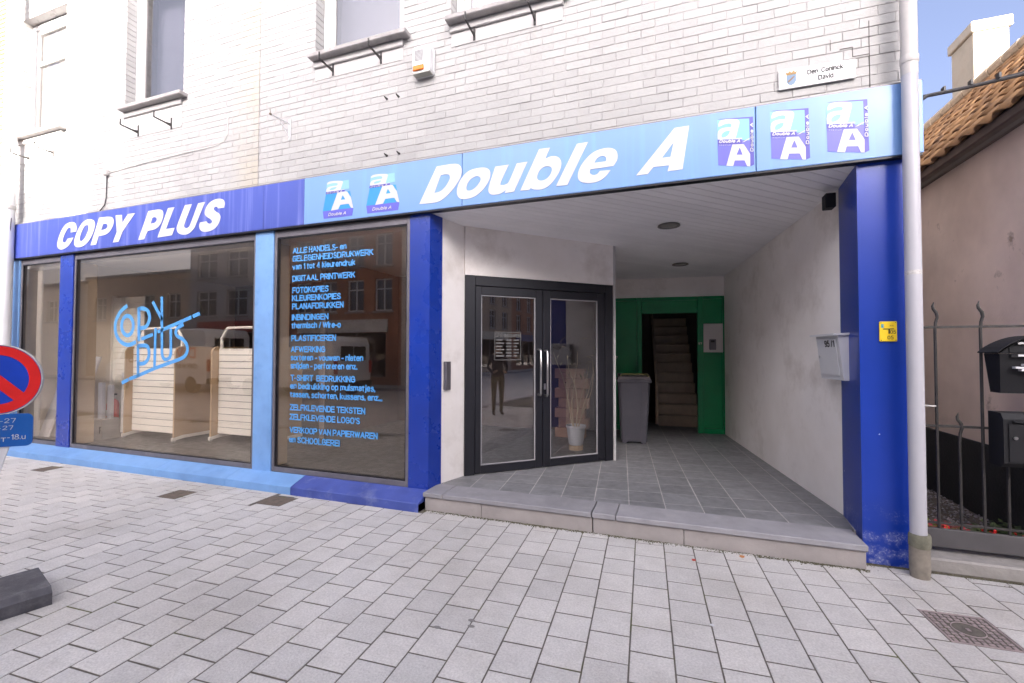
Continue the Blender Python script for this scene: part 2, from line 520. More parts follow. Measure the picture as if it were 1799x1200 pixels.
COPY_PLUS = {
    'C': [[(-7.811,3.177),(-7.802,3.236,1),(-7.846,3.301,1),(-7.927,3.319,1),(-8.038,3.304,1),(-8.134,3.236,1),(-8.205,3.134,1),(-8.239,3.037,1),(-8.224,2.981,1),(-8.159,2.949,1),(-8.084,2.952,1),(-7.986,2.986,1),(-7.915,3.042,1),(-7.869,3.098),(-8.003,3.091),(-8.039,3.051,1),(-8.088,3.043,1),(-8.115,3.073,1),(-8.092,3.132,1),(-8.045,3.197,1),(-7.998,3.239,1),(-7.949,3.245,1),(-7.93,3.218,1),(-7.938,3.173)]],
    'O': [[(-7.507,3.321,1),(-7.424,3.291,1),(-7.398,3.229,1),(-7.43,3.136,1),(-7.507,3.038,1),(-7.611,2.972,1),(-7.717,2.95,1),(-7.802,2.96,1),(-7.848,3.006,1),(-7.832,3.095,1),(-7.775,3.189,1),(-7.695,3.272,1),(-7.601,3.315,1)],[(-7.563,3.245,1),(-7.536,3.22,1),(-7.548,3.161,1),(-7.592,3.09,1),(-7.649,3.043,1),(-7.697,3.031,1),(-7.727,3.056,1),(-7.712,3.115,1),(-7.667,3.187,1),(-7.617,3.235,1)]],
    'P': [[(-7.481,2.958),(-7.31,3.321),(-7.139,3.319),(-7.049,3.303,1),(-7.007,3.258,1),(-7.018,3.187,1),(-7.075,3.119,1),(-7.152,3.082,1),(-7.243,3.072,1),(-7.311,3.071),(-7.364,2.956)],[(-7.226,3.228),(-7.174,3.229),(-7.135,3.212,1),(-7.129,3.179,1),(-7.167,3.154,1),(-7.223,3.147),(-7.264,3.146)]],
    'Y': [[(-6.965,3.319),(-6.839,3.314),(-6.825,3.205),(-6.716,3.311),(-6.575,3.31),(-6.816,3.089),(-6.892,2.959),(-7.013,2.957),(-6.93,3.095)]],
    'P2': [[(-6.501,2.95),(-6.316,3.31),(-6.137,3.312),(-6.067,3.298,1),(-6.035,3.253,1),(-6.047,3.179,1),(-6.095,3.108,1),(-6.17,3.067,1),(-6.24,3.057,1),(-6.322,3.053),(-6.387,2.951)],[(-6.236,3.218),(-6.191,3.221),(-6.158,3.204,1),(-6.153,3.176,1),(-6.187,3.148,1),(-6.233,3.142),(-6.27,3.142)]],
    'L': [[(-6.132,2.952),(-5.948,3.309),(-5.835,3.31),(-5.979,3.047),(-5.819,3.049),(-5.865,2.958)]],
    'U': [[(-5.643,3.314),(-5.766,3.091,1),(-5.782,3.025,1),(-5.749,2.975,1),(-5.666,2.948,1),(-5.572,2.953,1),(-5.489,2.999,1),(-5.444,3.061,1),(-5.299,3.316),(-5.414,3.313),(-5.538,3.076,1),(-5.574,3.033,1),(-5.621,3.024,1),(-5.65,3.047,1),(-5.642,3.086,1),(-5.526,3.315)]],
    'S': [[(-4.98,3.213),(-4.969,3.267,1),(-5.0,3.312,1),(-5.071,3.33,1),(-5.16,3.321,1),(-5.24,3.284,1),(-5.292,3.217,1),(-5.295,3.165,1),(-5.254,3.128,1),(-5.199,3.097,1),(-5.171,3.065,1),(-5.197,3.042,1),(-5.243,3.051,1),(-5.27,3.077),(-5.376,3.072),(-5.388,3.029,1),(-5.368,2.981,1),(-5.312,2.953,1),(-5.231,2.95,1),(-5.133,2.973,1),(-5.063,3.032,1),(-5.035,3.1,1),(-5.057,3.147,1),(-5.111,3.179,1),(-5.148,3.209,1),(-5.134,3.236,1),(-5.095,3.236,1),(-5.08,3.215)]],
}
DOUBLE_A = {
    'D': [[(-2.324,2.968),(-2.132,3.317),(-1.983,3.32),(-1.905,3.309,1),(-1.866,3.265,1),(-1.87,3.188,1),(-1.921,3.108,1),(-1.99,3.038,1),(-2.068,2.984,1),(-2.156,2.962,1)],[(-2.087,3.224),(-2.044,3.227),(-2.0,3.22,1),(-1.987,3.187,1),(-2.008,3.142,1),(-2.043,3.099,1),(-2.095,3.066,1),(-2.157,3.058)]],
    'o': [[(-1.677,3.242,1),(-1.603,3.229,1),(-1.567,3.186,1),(-1.578,3.112,1),(-1.635,3.035,1),(-1.709,2.982,1),(-1.793,2.961,1),(-1.869,2.969,1),(-1.909,3.013,1),(-1.904,3.09,1),(-1.853,3.178,1),(-1.778,3.23,1)],[(-1.71,3.167,1),(-1.674,3.154,1),(-1.665,3.123,1),(-1.702,3.073,1),(-1.751,3.041,1),(-1.802,3.042,1),(-1.81,3.079,1),(-1.777,3.137,1)]],
    'u': [[(-1.517,3.231),(-1.575,3.066,1),(-1.583,3.006,1),(-1.553,2.972,1),(-1.489,2.967,1),(-1.441,2.981,1),(-1.411,3.003),(-1.42,2.971),(-1.331,2.973),(-1.203,3.234),(-1.305,3.232),(-1.378,3.079,1),(-1.41,3.053,1),(-1.449,3.05,1),(-1.462,3.074,1),(-1.383,3.232)]],
    'b': [[(-1.271,2.976),(-1.093,3.333),(-0.992,3.331),(-1.036,3.235),(-0.981,3.251,1),(-0.922,3.238,1),(-0.89,3.19,1),(-0.9,3.119,1),(-0.944,3.046,1),(-1.003,2.988,1),(-1.07,2.964,1),(-1.138,2.971,1),(-1.172,2.989),(-1.187,2.972)],[(-0.996,3.161,1),(-0.974,3.136,1),(-0.989,3.088,1),(-1.033,3.05,1),(-1.085,3.046,1),(-1.111,3.074,1),(-1.093,3.131,1),(-1.048,3.164,1)]],
    'l': [[(-0.937,2.977),(-0.749,3.328),(-0.652,3.33),(-0.835,2.974)]],
    'e': [[(-0.435,3.089),(-0.404,3.142,1),(-0.407,3.205,1),(-0.444,3.242,1),(-0.512,3.253,1),(-0.602,3.234,1),(-0.679,3.174,1),(-0.728,3.103,1),(-0.742,3.034,1),(-0.714,2.988,1),(-0.644,2.968,1),(-0.568,2.972,1),(-0.506,3.004,1),(-0.461,3.057),(-0.55,3.062),(-0.574,3.038,1),(-0.609,3.034,1),(-0.637,3.056,1),(-0.633,3.086)],[(-0.598,3.139),(-0.574,3.174,1),(-0.533,3.191,1),(-0.503,3.177,1),(-0.496,3.153,1),(-0.502,3.138)]],
    'A': [[(-0.25,2.983),(0.054,3.335),(0.165,3.336),(0.113,2.987),(-0.002,2.986),(0.011,3.033),(-0.111,3.036),(-0.156,2.983)],[(0.047,3.22),(0.021,3.102),(-0.045,3.102)]],
}
LOGO = {
    'c': [[(-6.791,2.109,1),(-6.871,2.069,1),(-6.961,1.999,1),(-7.027,1.88,1),(-7.017,1.758,1),(-6.949,1.66,1),(-6.836,1.6,1),(-6.727,1.59,1),(-6.60,1.63,1)]],
    'c1': [[(-6.50,1.662),(-6.274,1.723)]],
    'c2': [[(-6.189,1.753),(-5.711,1.89)]],
    'c3': [[(-5.706,1.892),(-5.58,1.929)]],
    'c4': [[(-5.556,1.936),(-5.435,1.971)]],
    'o': [[(-6.664,1.843,1),(-6.673,1.787,1),(-6.704,1.743,1),(-6.75,1.718,1),(-6.803,1.719,1),(-6.851,1.745,1),(-6.886,1.79,1),(-6.9,1.847,1),(-6.89,1.903,1),(-6.859,1.948,1),(-6.812,1.972,1),(-6.759,1.97,1),(-6.711,1.944,1),(-6.677,1.899,1)]],
    'p': [[(-6.561,2.078),(-6.546,1.634)]],
    'pb': [[(-6.561,2.058),(-6.485,2.064,1),(-6.388,2.031,1),(-6.347,1.948,1),(-6.373,1.867,1),(-6.433,1.816,1),(-6.552,1.806)]],
    'y': [[(-6.296,2.146),(-6.104,1.902)]],
    'y2': [[(-6.124,2.203),(-6.101,1.482),(-6.078,1.424,1),(-6.027,1.4,1),(-5.961,1.423,1),(-5.935,1.477),(-5.944,1.79)]],
    'p2': [[(-6.562,1.585),(-6.548,1.169)]],
    'p2b': [[(-6.562,1.575),(-6.451,1.580,1),(-6.372,1.563,1),(-6.343,1.481,1),(-6.366,1.399,1),(-6.434,1.35,1),(-6.553,1.339)]],
    'l': [[(-6.23,1.806),(-6.234,1.302)]],
    's': [[(-5.716,1.843),(-5.817,1.799,1),(-5.856,1.743,1),(-5.822,1.695,1),(-5.723,1.652,1),(-5.658,1.595,1),(-5.639,1.517,1),(-5.685,1.444,1),(-5.781,1.404),(-6.234,1.285),(-6.552,1.184),(-6.72,1.138)]],
    's2': [[(-6.732,1.133),(-6.868,1.082)]],
}
PACK_R = {
    'top': [[(0.371,3.348),(0.395,3.351),(0.624,3.33),(0.598,3.32)]],
    'side': [[(0.598,3.32),(0.624,3.33),(0.63,2.955),(0.602,2.944)]],
    'upper': [[(0.371,3.348),(0.598,3.32),(0.6,3.148),(0.373,3.189)]],
    'lower': [[(0.373,3.189),(0.6,3.148),(0.602,2.944),(0.377,2.984)]],
    'band': [[(0.373,3.187),(0.544,3.165),(0.546,3.131),(0.375,3.152)]],
    'a': [[(0.381,3.315),(0.395,3.336,1),(0.433,3.341,1),(0.486,3.334,1),(0.52,3.322,1),(0.53,3.298,1),(0.519,3.247,1),(0.507,3.197,1),(0.499,3.181),(0.548,3.176),(0.546,3.166),(0.375,3.189),(0.374,3.233,1),(0.384,3.262,1),(0.418,3.275,1),(0.468,3.272),(0.475,3.291,1),(0.459,3.304,1),(0.426,3.304,1),(0.398,3.294,1),(0.379,3.29)],[(0.401,3.214,1),(0.41,3.235,1),(0.432,3.246,1),(0.461,3.245,1),(0.452,3.217,1),(0.431,3.201,1),(0.408,3.199,1)]],
    'A': [[(0.434,2.971),(0.479,3.133),(0.558,3.124),(0.602,3.04),(0.602,2.943),(0.581,2.947),(0.563,2.996),(0.494,3.005),(0.483,2.962)],[(0.507,3.048),(0.53,3.103),(0.55,3.042)]],
    'swoosh': [[(0.548,3.141),(0.565,3.15),(0.599,3.167),(0.599,3.16),(0.565,3.143)]],
}
PACK_L = {
    'top': [[(-3.465,3.32),(-3.177,3.319),(-3.172,3.226),(-3.471,3.222)]],
    'front': [[(-3.471,3.222),(-3.161,3.197),(-3.118,3.015),(-3.516,3.017)]],
    'band': [[(-3.474,3.222),(-3.231,3.219),(-3.227,3.199),(-3.479,3.196)]],
    'bottom': [[(-3.516,3.017),(-3.116,3.015),(-3.131,2.934),(-3.502,2.935)]],
    'a': [[(-3.458,3.319),(-3.429,3.33,1),(-3.358,3.329,1),(-3.288,3.321,1),(-3.256,3.311,1),(-3.259,3.289,1),(-3.276,3.245,1),(-3.286,3.226),(-3.231,3.225),(-3.232,3.218),(-3.471,3.222),(-3.468,3.25,1),(-3.443,3.271,1),(-3.393,3.276,1),(-3.329,3.276),(-3.319,3.293,1),(-3.344,3.306,1),(-3.401,3.309,1),(-3.461,3.301)],[(-3.428,3.24,1),(-3.414,3.256,1),(-3.371,3.262,1),(-3.336,3.261,1),(-3.346,3.245,1),(-3.385,3.235,1)]],
    'A': [[(-3.405,3.014),(-3.321,3.198),(-3.223,3.201),(-3.196,3.195),(-3.146,3.126),(-3.117,3.012),(-3.145,3.018),(-3.176,3.064),(-3.284,3.064),(-3.311,3.018)],[(-3.278,3.116),(-3.254,3.165),(-3.219,3.115)]],
}
WINDOW_TEXT = [
    ('ALLE HANDELS- en', -3.984, -3.247, 2.601),
    ('GELEGENHEIDSDRUKWERK', -3.987, -2.904, 2.512),
    ('van 1 tot 4 kleurendruk', -3.988, -3.133, 2.420),
    ('DIGITAAL PRINTWERK', -3.986, -3.131, 2.288),
    ('FOTOKOPIES', -3.983, -3.478, 2.156),
    ('KLEURENKOPIES', -3.986, -3.315, 2.067),
    ('PLANAFDRUKKEN', -3.984, -3.277, 1.975),
    ('INBINDINGEN', -3.985, -3.476, 1.852),
    ('thermisch / Wire-o', -3.987, -3.311, 1.761),
    ('PLASTIFICEREN', -3.987, -3.372, 1.620),
    ('AFWERKING', -3.992, -3.513, 1.496),
    ('sorteren - vouwen - nieten', -3.993, -3.019, 1.404),
    ('snijden - perforeren enz.', -3.993, -3.091, 1.314),
    ('T-SHIRT  BEDRUKKING', -3.990, -3.117, 1.179),
    ('en bedrukking op muismatjes,', -3.994, -2.864, 1.089),
    ('tassen, schorten, kussens, enz...', -3.994, -2.778, 0.995),
    ('ZELFKLEVENDE TEKSTEN', -3.995, -2.986, 0.851),
    ("ZELFKLEVENDE LOGO'S", -3.995, -3.050, 0.745),
    ('VERKOOP VAN PAPIERWAREN', -3.993, -2.830, 0.602),
    ('en SCHOOLGEREI', -3.998, -3.307, 0.495),
]

# ------------------------------------------------------------------ material library
WHITE_WALL = pm('painted_brick', (0.355, 0.352, 0.345), 0.6, 0.06, 1.3, 0.7, 28, rnd=('object', (0.93, 0.93, 0.93), (1.04, 1.04, 1.04)),
                dirt=((0.31, 0.29, 0.25), 1.3, 0.60, 0.85, 0.2), streak=((0.44, 0.40, 0.34), 0.16))
WHITE_WALL_I = pm('painted_brick_far', (0.355, 0.352, 0.345), 0.6, 0.06, 1.3, 0.7, 28, rnd=('island', (0.93, 0.93, 0.93), (1.04, 1.04, 1.04)),
                  dirt=((0.31, 0.29, 0.25), 1.3, 0.60, 0.85, 0.2), streak=((0.44, 0.40, 0.34), 0.16))
WALL_JOINT = pm('painted_joint', (0.325, 0.315, 0.31), 0.8, 0.10, 2.0, 0.4, 40, dirt=((0.12, 0.105, 0.095), 4.5, 0.53, 0.66, 0.6))
for _m in (WHITE_WALL, WHITE_WALL_I):
    nt = _m.node_tree; b = nt.nodes['Principled BSDF']
    src = b.inputs['Base Color'].links[0].from_socket
    g_ = nt.nodes.new('ShaderNodeNewGeometry'); sx_ = nt.nodes.new('ShaderNodeSeparateXYZ'); nt.links.new(g_.outputs['Position'], sx_.inputs[0])
    band = mul(nt, ramp(nt, sx_.outputs['X'], -5.0, -4.62), ramp(nt, sx_.outputs['X'], -4.54, -4.56))
    fac = mul(nt, band, ramp(nt, noise(nt, g_.outputs['Position'], 2.2, 4), 0.3, 0.65, 0.15, 0.6))
    nt.links.new(mixc(nt, fac, src, (0.40, 0.345, 0.24)), b.inputs['Base Color'])
WHITE_PLAIN = pm('white_render', (0.41, 0.40, 0.395), 0.7, 0.05, 2.0, 0.25, 40, dirt=((0.5, 0.45, 0.38), 2.0, 0.6, 0.85, 0.3))
PORCH_WALL = pm('stained_plaster', (0.82, 0.78, 0.75), 0.8, 0.05, 1.2, 0.3, 25, dirt=((0.40, 0.34, 0.28), 1.9, 0.53, 0.80, 0.55), dirt2=((0.90, 0.88, 0.85), 0.7, 0.42, 0.65, 0.9))
PINK_WALL = pm('pink_stucco', (0.78, 0.63, 0.54), 0.9, 0.10, 1.3, 1.0, 14, dirt=((0.24, 0.16, 0.11), 2.6, 0.64, 0.72, 0.75), dirt2=((0.78, 0.74, 0.72), 0.8, 0.4, 0.7, 0.9))
BLACK_TAR = pm('tarred_plinth', (0.018, 0.017, 0.018), 0.7, 0.2, 4, 0.8, 40)
PAVER = pm('paver_concrete', (0.60, 0.58, 0.555), 0.85, 0.06, 9.0, 0.8, 110, rnd=('object', (0.92, 0.92, 0.925), (1.05, 1.04, 1.03)), grain=(0.20, 85), dirt=((0.26, 0.235, 0.21), 7.0, 0.60, 0.8, 0.40), dirt2=((0.72, 0.70, 0.67), 0.9, 0.45, 0.75, 0.9))
PAVER_I = pm('paver_concrete_far', (0.60, 0.58, 0.555), 0.85, 0.06, 9.0, 0.8, 110, rnd=('island', (0.92, 0.92, 0.925), (1.05, 1.04, 1.03)), grain=(0.20, 85), dirt=((0.26, 0.235, 0.21), 7.0, 0.60, 0.8, 0.40), dirt2=((0.72, 0.70, 0.67), 0.9, 0.45, 0.75, 0.9))
JOINT = pm('joint_sand', (0.12, 0.105, 0.088), 0.95, 0.25, 20, 1.0, 150, dirt=((0.10, 0.105, 0.030), 2.6, 0.54, 0.68, 0.9))
ASPHALT = pm('asphalt', (0.06, 0.06, 0.062), 0.9, 0.15, 5, 0.7, 200)
ROADPAVE = pm('road_paving', (0.50, 0.475, 0.46), 0.85, 0.1, 3, 0.4, 60)
EARTH = pm('earth', (0.12, 0.10, 0.08), 0.95, 0.2, 3, 0.5, 50)
BLUE = pm('royal_blue_enamel', (0.006, 0.036, 0.30), 0.30, 0.12, 1.4, 0.025, 3, spec=0.6, rvar=0.08, dirt2=((0.7, 0.75, 0.85), 0.8, 0.4, 0.7, 1.0))
BLUE_SIDE = BLUE
BLUE_WORN = pm('worn_blue_enamel', (0.016, 0.045, 0.42), 0.34, 0.10, 1.8, 0.06, 6, spec=0.6)
FADED_BLUE = pm('faded_blue_panel', (0.05, 0.078, 0.36), 0.36, 0.09, 0.7, 0.10, 2.5, streak=((0.24, 0.27, 0.62), 0.5), spec=0.5, rvar=0.06)
SKY_BLUE = pm('sky_blue_panel', (0.155, 0.295, 0.575), 0.36, 0.05, 0.7, 0.10, 2.5, streak=((0.17, 0.40, 0.74), 0.3), dirt=((0.14, 0.30, 0.48), 2.4, 0.68, 0.9, 0.35), rvar=0.05)
SKY_BLUE_P = pm('sky_blue_paint', (0.165, 0.325, 0.60), 0.5, 0.07, 4, 0.1, 20, dirt=((0.10, 0.26, 0.52), 7.0, 0.56, 0.70, 0.55), dirt2=((0.82, 0.84, 0.88), 1.7, 0.45, 0.7, 0.9))
BLUE_P = pm('dark_blue_paint', (0.055, 0.085, 0.33), 0.5, 0.14, 4, 0.25, 25, dirt=((0.22, 0.25, 0.45), 6.0, 0.54, 0.70, 0.55), dirt2=((0.6, 0.62, 0.7), 2.2, 0.45, 0.7, 0.9))
VINYL = pm('vinyl_blue', (0.07, 0.28, 0.60), 0.4, 0.02)
LETTER = pm('letter_white', (0.55, 0.55, 0.56), 0.4, 0.03, 2, streak=((0.5, 0.5, 0.55), 0.25))
ALU = pm('dark_aluminium', (0.16, 0.15, 0.165), 0.4, 0.15, 5, metal=0.4, dirt=((0.32, 0.29, 0.28), 4.0, 0.55, 0.8, 0.4))
ALU_BLACK = pm('black_aluminium', (0.010, 0.010, 0.014), 0.35, 0.1, 5, spec=0.4)
STEEL = pm('brushed_steel', (0.55, 0.54, 0.53), 0.28, 0.08, 30, metal=1.0)
BLUESTONE = pm('bluestone', (0.27, 0.262, 0.275), 0.7, 0.14, 4, 0.4, 60, rnd=('object', (0.9, 0.9, 0.9), (1.08, 1.08, 1.08)), dirt=((0.36, 0.34, 0.34), 9.0, 0.55, 0.75, 0.4))
RISER = pm('riser_stone', (0.33, 0.30, 0.285), 0.8, 0.12, 4, 0.4, 60, dirt=((0.12, 0.11, 0.09), 5.0, 0.6, 0.8, 0.5))
SILL_STONE = pm('sill_stone', (0.30, 0.285, 0.28), 0.75, 0.15, 8, 0.5, 60, dirt=((0.09, 0.08, 0.07), 7.0, 0.6, 0.75, 0.5))
TILE = pm('porch_tile', (0.18, 0.18, 0.187), 0.5, 0.16, 7, 0.15, 40, rnd=('object', (0.88, 0.88, 0.88), (1.1, 1.1, 1.1)), dirt=((0.30, 0.29, 0.28), 5.0, 0.66, 0.8, 0.45), rvar=0.1)
TILE_I = pm('shop_tile', (0.085, 0.082, 0.082), 0.38, 0.16, 5, 0.1, 40, rnd=('island', (0.88, 0.88, 0.88), (1.1, 1.1, 1.1)), rvar=0.1)
GROUT = pm('tile_grout', (0.42, 0.40, 0.38), 0.9, 0.15, 9)
CEIL = pm('ceiling_slat', (0.80, 0.785, 0.79), 0.55, 0.04, 2, rnd=('object', (0.96, 0.96, 0.96), (1.02, 1.02, 1.02)))
CEIL_GAP = pm('ceiling_gap', (0.10, 0.09, 0.085), 0.9, 0.1)
GREEN = pm('green_gloss_paint', (0.0, 0.22, 0.075), 0.28, 0.1, 3, 0.05, 10, spec=0.5)
PLASTIC_W = pm('white_plastic', (0.60, 0.60, 0.61), 0.4, 0.03, 3)
PVC = pm('grey_pvc_pipe', (0.43, 0.425, 0.455), 0.38, 0.04, 2, dirt=((0.35, 0.33, 0.30), 5.0, 0.7, 0.85, 0.4))
ZINC = pm('weathered_pipe', (0.46, 0.44, 0.425), 0.6, 0.08, 5, 0.2, 40)
IRON = pm('wrought_iron', (0.028, 0.025, 0.024), 0.5, 0.25, 12, 0.3, 80, dirt=((0.12, 0.09, 0.07), 14.0, 0.6, 0.75, 0.5))
BLACK_METAL = pm('black_powder_coat', (0.012, 0.012, 0.014), 0.6, 0.1, 6, 0.15, 200, spec=0.25)
ORANGE_PL = pm('amber_lens', (0.75, 0.19, 0.01), 0.2, 0.1, 20)
YELLOW = pm('yellow_enamel', (0.86, 0.60, 0.02), 0.4, 0.04, 10)
INK = pm('black_ink', (0.015, 0.015, 0.015), 0.6, 0.05)
RED = pm('sign_red', (0.62, 0.015, 0.014), 0.35, 0.08, 10, dirt=((0.72, 0.35, 0.32), 18.0, 0.68, 0.76, 0.6))
SIGN_BLUE = pm('sign_blue', (0.006, 0.045, 0.40), 0.35, 0.08, 8)
PLATE_BLUE = pm('plate_blue', (0.005, 0.085, 0.34), 0.4, 0.1, 8, dirt=((0.2, 0.3, 0.5), 9.0, 0.66, 0.78, 0.5))
BIN = pm('bin_plastic', (0.075, 0.072, 0.09), 0.5, 0.08, 6, 0.1, 120)
CREAM = pm('cream_laminate', (0.82, 0.81, 0.76), 0.45, 0.03, 3)
BEECH = pm('beech_board', (0.46, 0.33, 0.20), 0.5, 0.08, 3)
TAN = pm('tan_column', (0.46, 0.36, 0.24), 0.6, 0.06, 3)
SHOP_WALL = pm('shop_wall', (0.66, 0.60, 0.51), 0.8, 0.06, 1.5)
SHOP_CEIL = pm('shop_ceiling', (0.78, 0.75, 0.7), 0.8, 0.04, 1.5)
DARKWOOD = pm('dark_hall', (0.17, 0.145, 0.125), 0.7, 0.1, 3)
STAIRWOOD = pm('stair_wood', (0.50, 0.41, 0.31), 0.5, 0.12, 6)
RUBBER = pm('recycled_rubber', (0.075, 0.072, 0.08), 0.85, 0.25, 8, 0.8, 90, dirt=((0.17, 0.165, 0.17), 10.0, 0.5, 0.7, 0.6))
MOSS = pm('moss', (0.10, 0.092, 0.055), 0.95, 0.3, 12, 1.0, 120)
CASTIRON = pm('cast_iron', (0.30, 0.24, 0.235), 0.65, 0.2, 12, 0.6, 120)
CASTIRON_D = pm('cast_iron_dirt', (0.06, 0.05, 0.05), 0.9, 0.3, 25, 0.8, 120)
RUST = pm('rusty_grate', (0.14, 0.10, 0.075), 0.8, 0.3, 10, 0.8, 120)
CABLE = pm('cable_black', (0.03, 0.028, 0.03), 0.5, 0.1)
CABLE_W = pm('cable_white', (0.6, 0.58, 0.56), 0.5, 0.1)
GLASS_SHOP = glass('shop_glass', (0.975, 0.955, 0.93), 0.095, 0.0, 0.85, (0.95, 0.87, 0.77))
GLASS_DOOR = glass('door_glass', (0.93, 0.93, 0.94), 0.10, 0.0, 0.85)
GLASS_UP = glass('upper_glass', (0.6, 0.6, 0.63), 0.20, 0.0, 0.7)
GLASS_FAR = glass('far_glass', (0.6, 0.6, 0.62), 0.12, 0.0, 0.85)

# ------------------------------------------------------------------ ground, road, pavements
tag(MB().box(-250, 250, -250, 250, -0.4, -0.16).build('ground', EARTH), kind='structure')
tag(MB().box(-80, 80, -7.9, 0.75, -0.155, -0.10).build('road', ROADPAVE), kind='structure')
tag(MB().box(-80, 80, 0.75, 0.90, -0.155, 0.0, 0.01).build('kerb', BLUESTONE), kind='structure')
tag(MB().box(-80, 80, -8.05, -7.9, -0.155, 0.0, 0.01).build('far_kerb', BLUESTONE), kind='structure')
tag(MB().box(-80, 80, -10.5, -8.05, -0.155, -0.004).build('far_pavement', PAVER), kind='structure')
pavement = tag(MB().box(-80, 80, 0.90, 4.3, -0.155, -0.0026).build('pavement', JOINT), kind='structure')

D2 = R(2.7)
PEX = (math.cos(D2), math.sin(D2)); PEY = (-math.sin(D2), math.cos(D2))
PW, PH = 0.2125, 0.2235


def p2w(a, b):
    return (a * PEX[0] + b * PEY[0], a * PEX[1] + b * PEY[1])


def facade_line(x):
    if x < -2.215: return 3.688
    if x < 1.30: return 3.772
    return 3.86


def rect(a0, a1, b0, b1):
    return [(a0, b0), (a1, b0), (a1, b1), (a0, b1)]


MANHOLE = (1.520, 1.835, 2.922, 3.236)
GRATES = [(-7.46, -7.22, 3.70, 3.92), (-4.86, -4.60, 3.41, 3.66), (-3.74, -3.42, 3.55, 3.80)]
cuts = [MANHOLE] + GRATES


def subtract(poly, r):
    a0, a1, b0, b1 = r
    if max(p[0] for p in poly) <= a0 or min(p[0] for p in poly) >= a1 or max(p[1] for p in poly) <= b0 or min(p[1] for p in poly) >= b1:
        return [poly]
    out = []
    L = clip_poly(poly, 1, 0, a0 - 0.004)
    if len(L) > 2: out.append(L)
    Q = clip_poly(poly, -1, 0, -a1 - 0.004)
    if len(Q) > 2: out.append(Q)
    mid = clip_poly(clip_poly(poly, -1, 0, -a0), 1, 0, a1)
    B = clip_poly(mid, 0, 1, b0 - 0.004) if len(mid) > 2 else []
    if len(B) > 2: out.append(B)
    T = clip_poly(mid, 0, -1, -b1 - 0.004) if len(mid) > 2 else []
    if len(T) > 2: out.append(T)
    return out


def area(p):
    return abs(sum(p[i][0] * p[(i + 1) % len(p)][1] - p[(i + 1) % len(p)][0] * p[i][1] for i in range(len(p)))) / 2


G = 0.0042
full = []; cut = []
for k in range(-64, 26):
    a0 = 0.128 + k * PW
    ph = 2.9249 if k % 2 == 0 else 2.9249 + PH / 2
    for j in range(-22, 9):
        b0 = ph + j * PH
        poly = rect(a0 + G, a0 + PW - G, b0 + G * 1.2, b0 + PH - G * 1.2)
        cen = p2w(a0 + PW / 2, b0 + PH / 2)
        if cen[1] < 1.03 or cen[1] > 4.2 or cen[0] < -13 or cen[0] > 5: continue
        pr = proj((cen[0], cen[1], 0))
        if pr is None or not (-260 < pr[0] < 2060 and pr[1] < 1420): 
            vis = 0
        else:
            vis = 1
        parts = [poly]
        for c_ in cuts:
            parts = [q for p_ in parts for q in subtract(p_, c_)]
        isfull = parts == [poly]
        res = []
        for p_ in parts:
            wp = [p2w(*q) for q in p_]
            lim = facade_line(sum(q[0] for q in wp) / len(wp))
            c2 = clip_poly(wp, 0, 1, lim)
            if len(c2) < 3 or area(c2) < 0.0025: continue
            if len(c2) != len(wp) or any(abs(u[0] - v[0]) + abs(u[1] - v[1]) > 1e-6 for u, v in zip(c2, wp)): isfull = False
            res.append(c2)
        onscreen = pr is not None and -20 < pr[0] < 1819 and pr[1] < 1215
        for c2 in res:
            full.append((cen, c2, isfull and len(res) == 1, vis, onscreen, pr[2] if pr else 99))


def paver_geom(mb, poly, dz=0.0, tilt=(0, 0)):
    n = len(poly); cx = sum(p[0] for p in poly) / n; cy = sum(p[1] for p in poly) / n
    def ins(p, d):
        l = math.hypot(p[0] - cx, p[1] - cy)
        t = max(0.0, 1 - d * 1.41 / max(l, 0.02))
        return (cx + (p[0] - cx) * t, cy + (p[1] - cy) * t)
    def zz(p, z): return z + dz + tilt[0] * (p[0] - cx) + tilt[1] * (p[1] - cy)
    top = [ins(p, 0.0035) for p in poly]
    vs = [(p[0], p[1], zz(p, 0.0)) for p in top] + [(p[0], p[1], zz(p, -0.0018)) for p in poly] + [(p[0], p[1], -0.010) for p in poly]
    ccw = sum(poly[i][0] * poly[(i + 1) % n][1] - poly[(i + 1) % n][0] * poly[i][1] for i in range(n)) > 0
    fs = [tuple(range(n))]
    for i in range(n):
        j = (i + 1) % n
        fs += [(n + i, n + j, j, i), (2 * n + i, 2 * n + j, n + j, n + i)]
    if not ccw: fs = [f[::-1] for f in fs]
    mb.add(vs, fs)


full.sort(key=lambda t: (not t[4], t[5]))
pm_mesh = MB(Matrix.Rotation(D2, 4, 'Z'))
paver_geom(pm_mesh, rect(-PW / 2 + G, PW / 2 - G, -PH / 2 + G * 1.2, PH / 2 - G * 1.2))
PAVER_ME = pm_mesh.mesh('paver')
far = MB()
for i, (cen, poly, isf, vis, ons, d) in enumerate(full):
    dz = random.uniform(-0.0005, 0.0014); ti = (random.uniform(-.006, .006), random.uniform(-.006, .006))
    if i < 300:
        if isf:
            o = link('paver', PAVER_ME, PAVER, pavement)
            o.location = (cen[0], cen[1], dz); o.rotation_euler = (ti[1], -ti[0], random.uniform(-.006, .006))
        else:
            m = MB(); paver_geom(m, poly, dz, ti); m.build('paver', PAVER, pavement)
    else:
        paver_geom(far, poly, dz, ti)
tag(far.build('further_pavers', PAVER_I, pavement), kind='stuff')

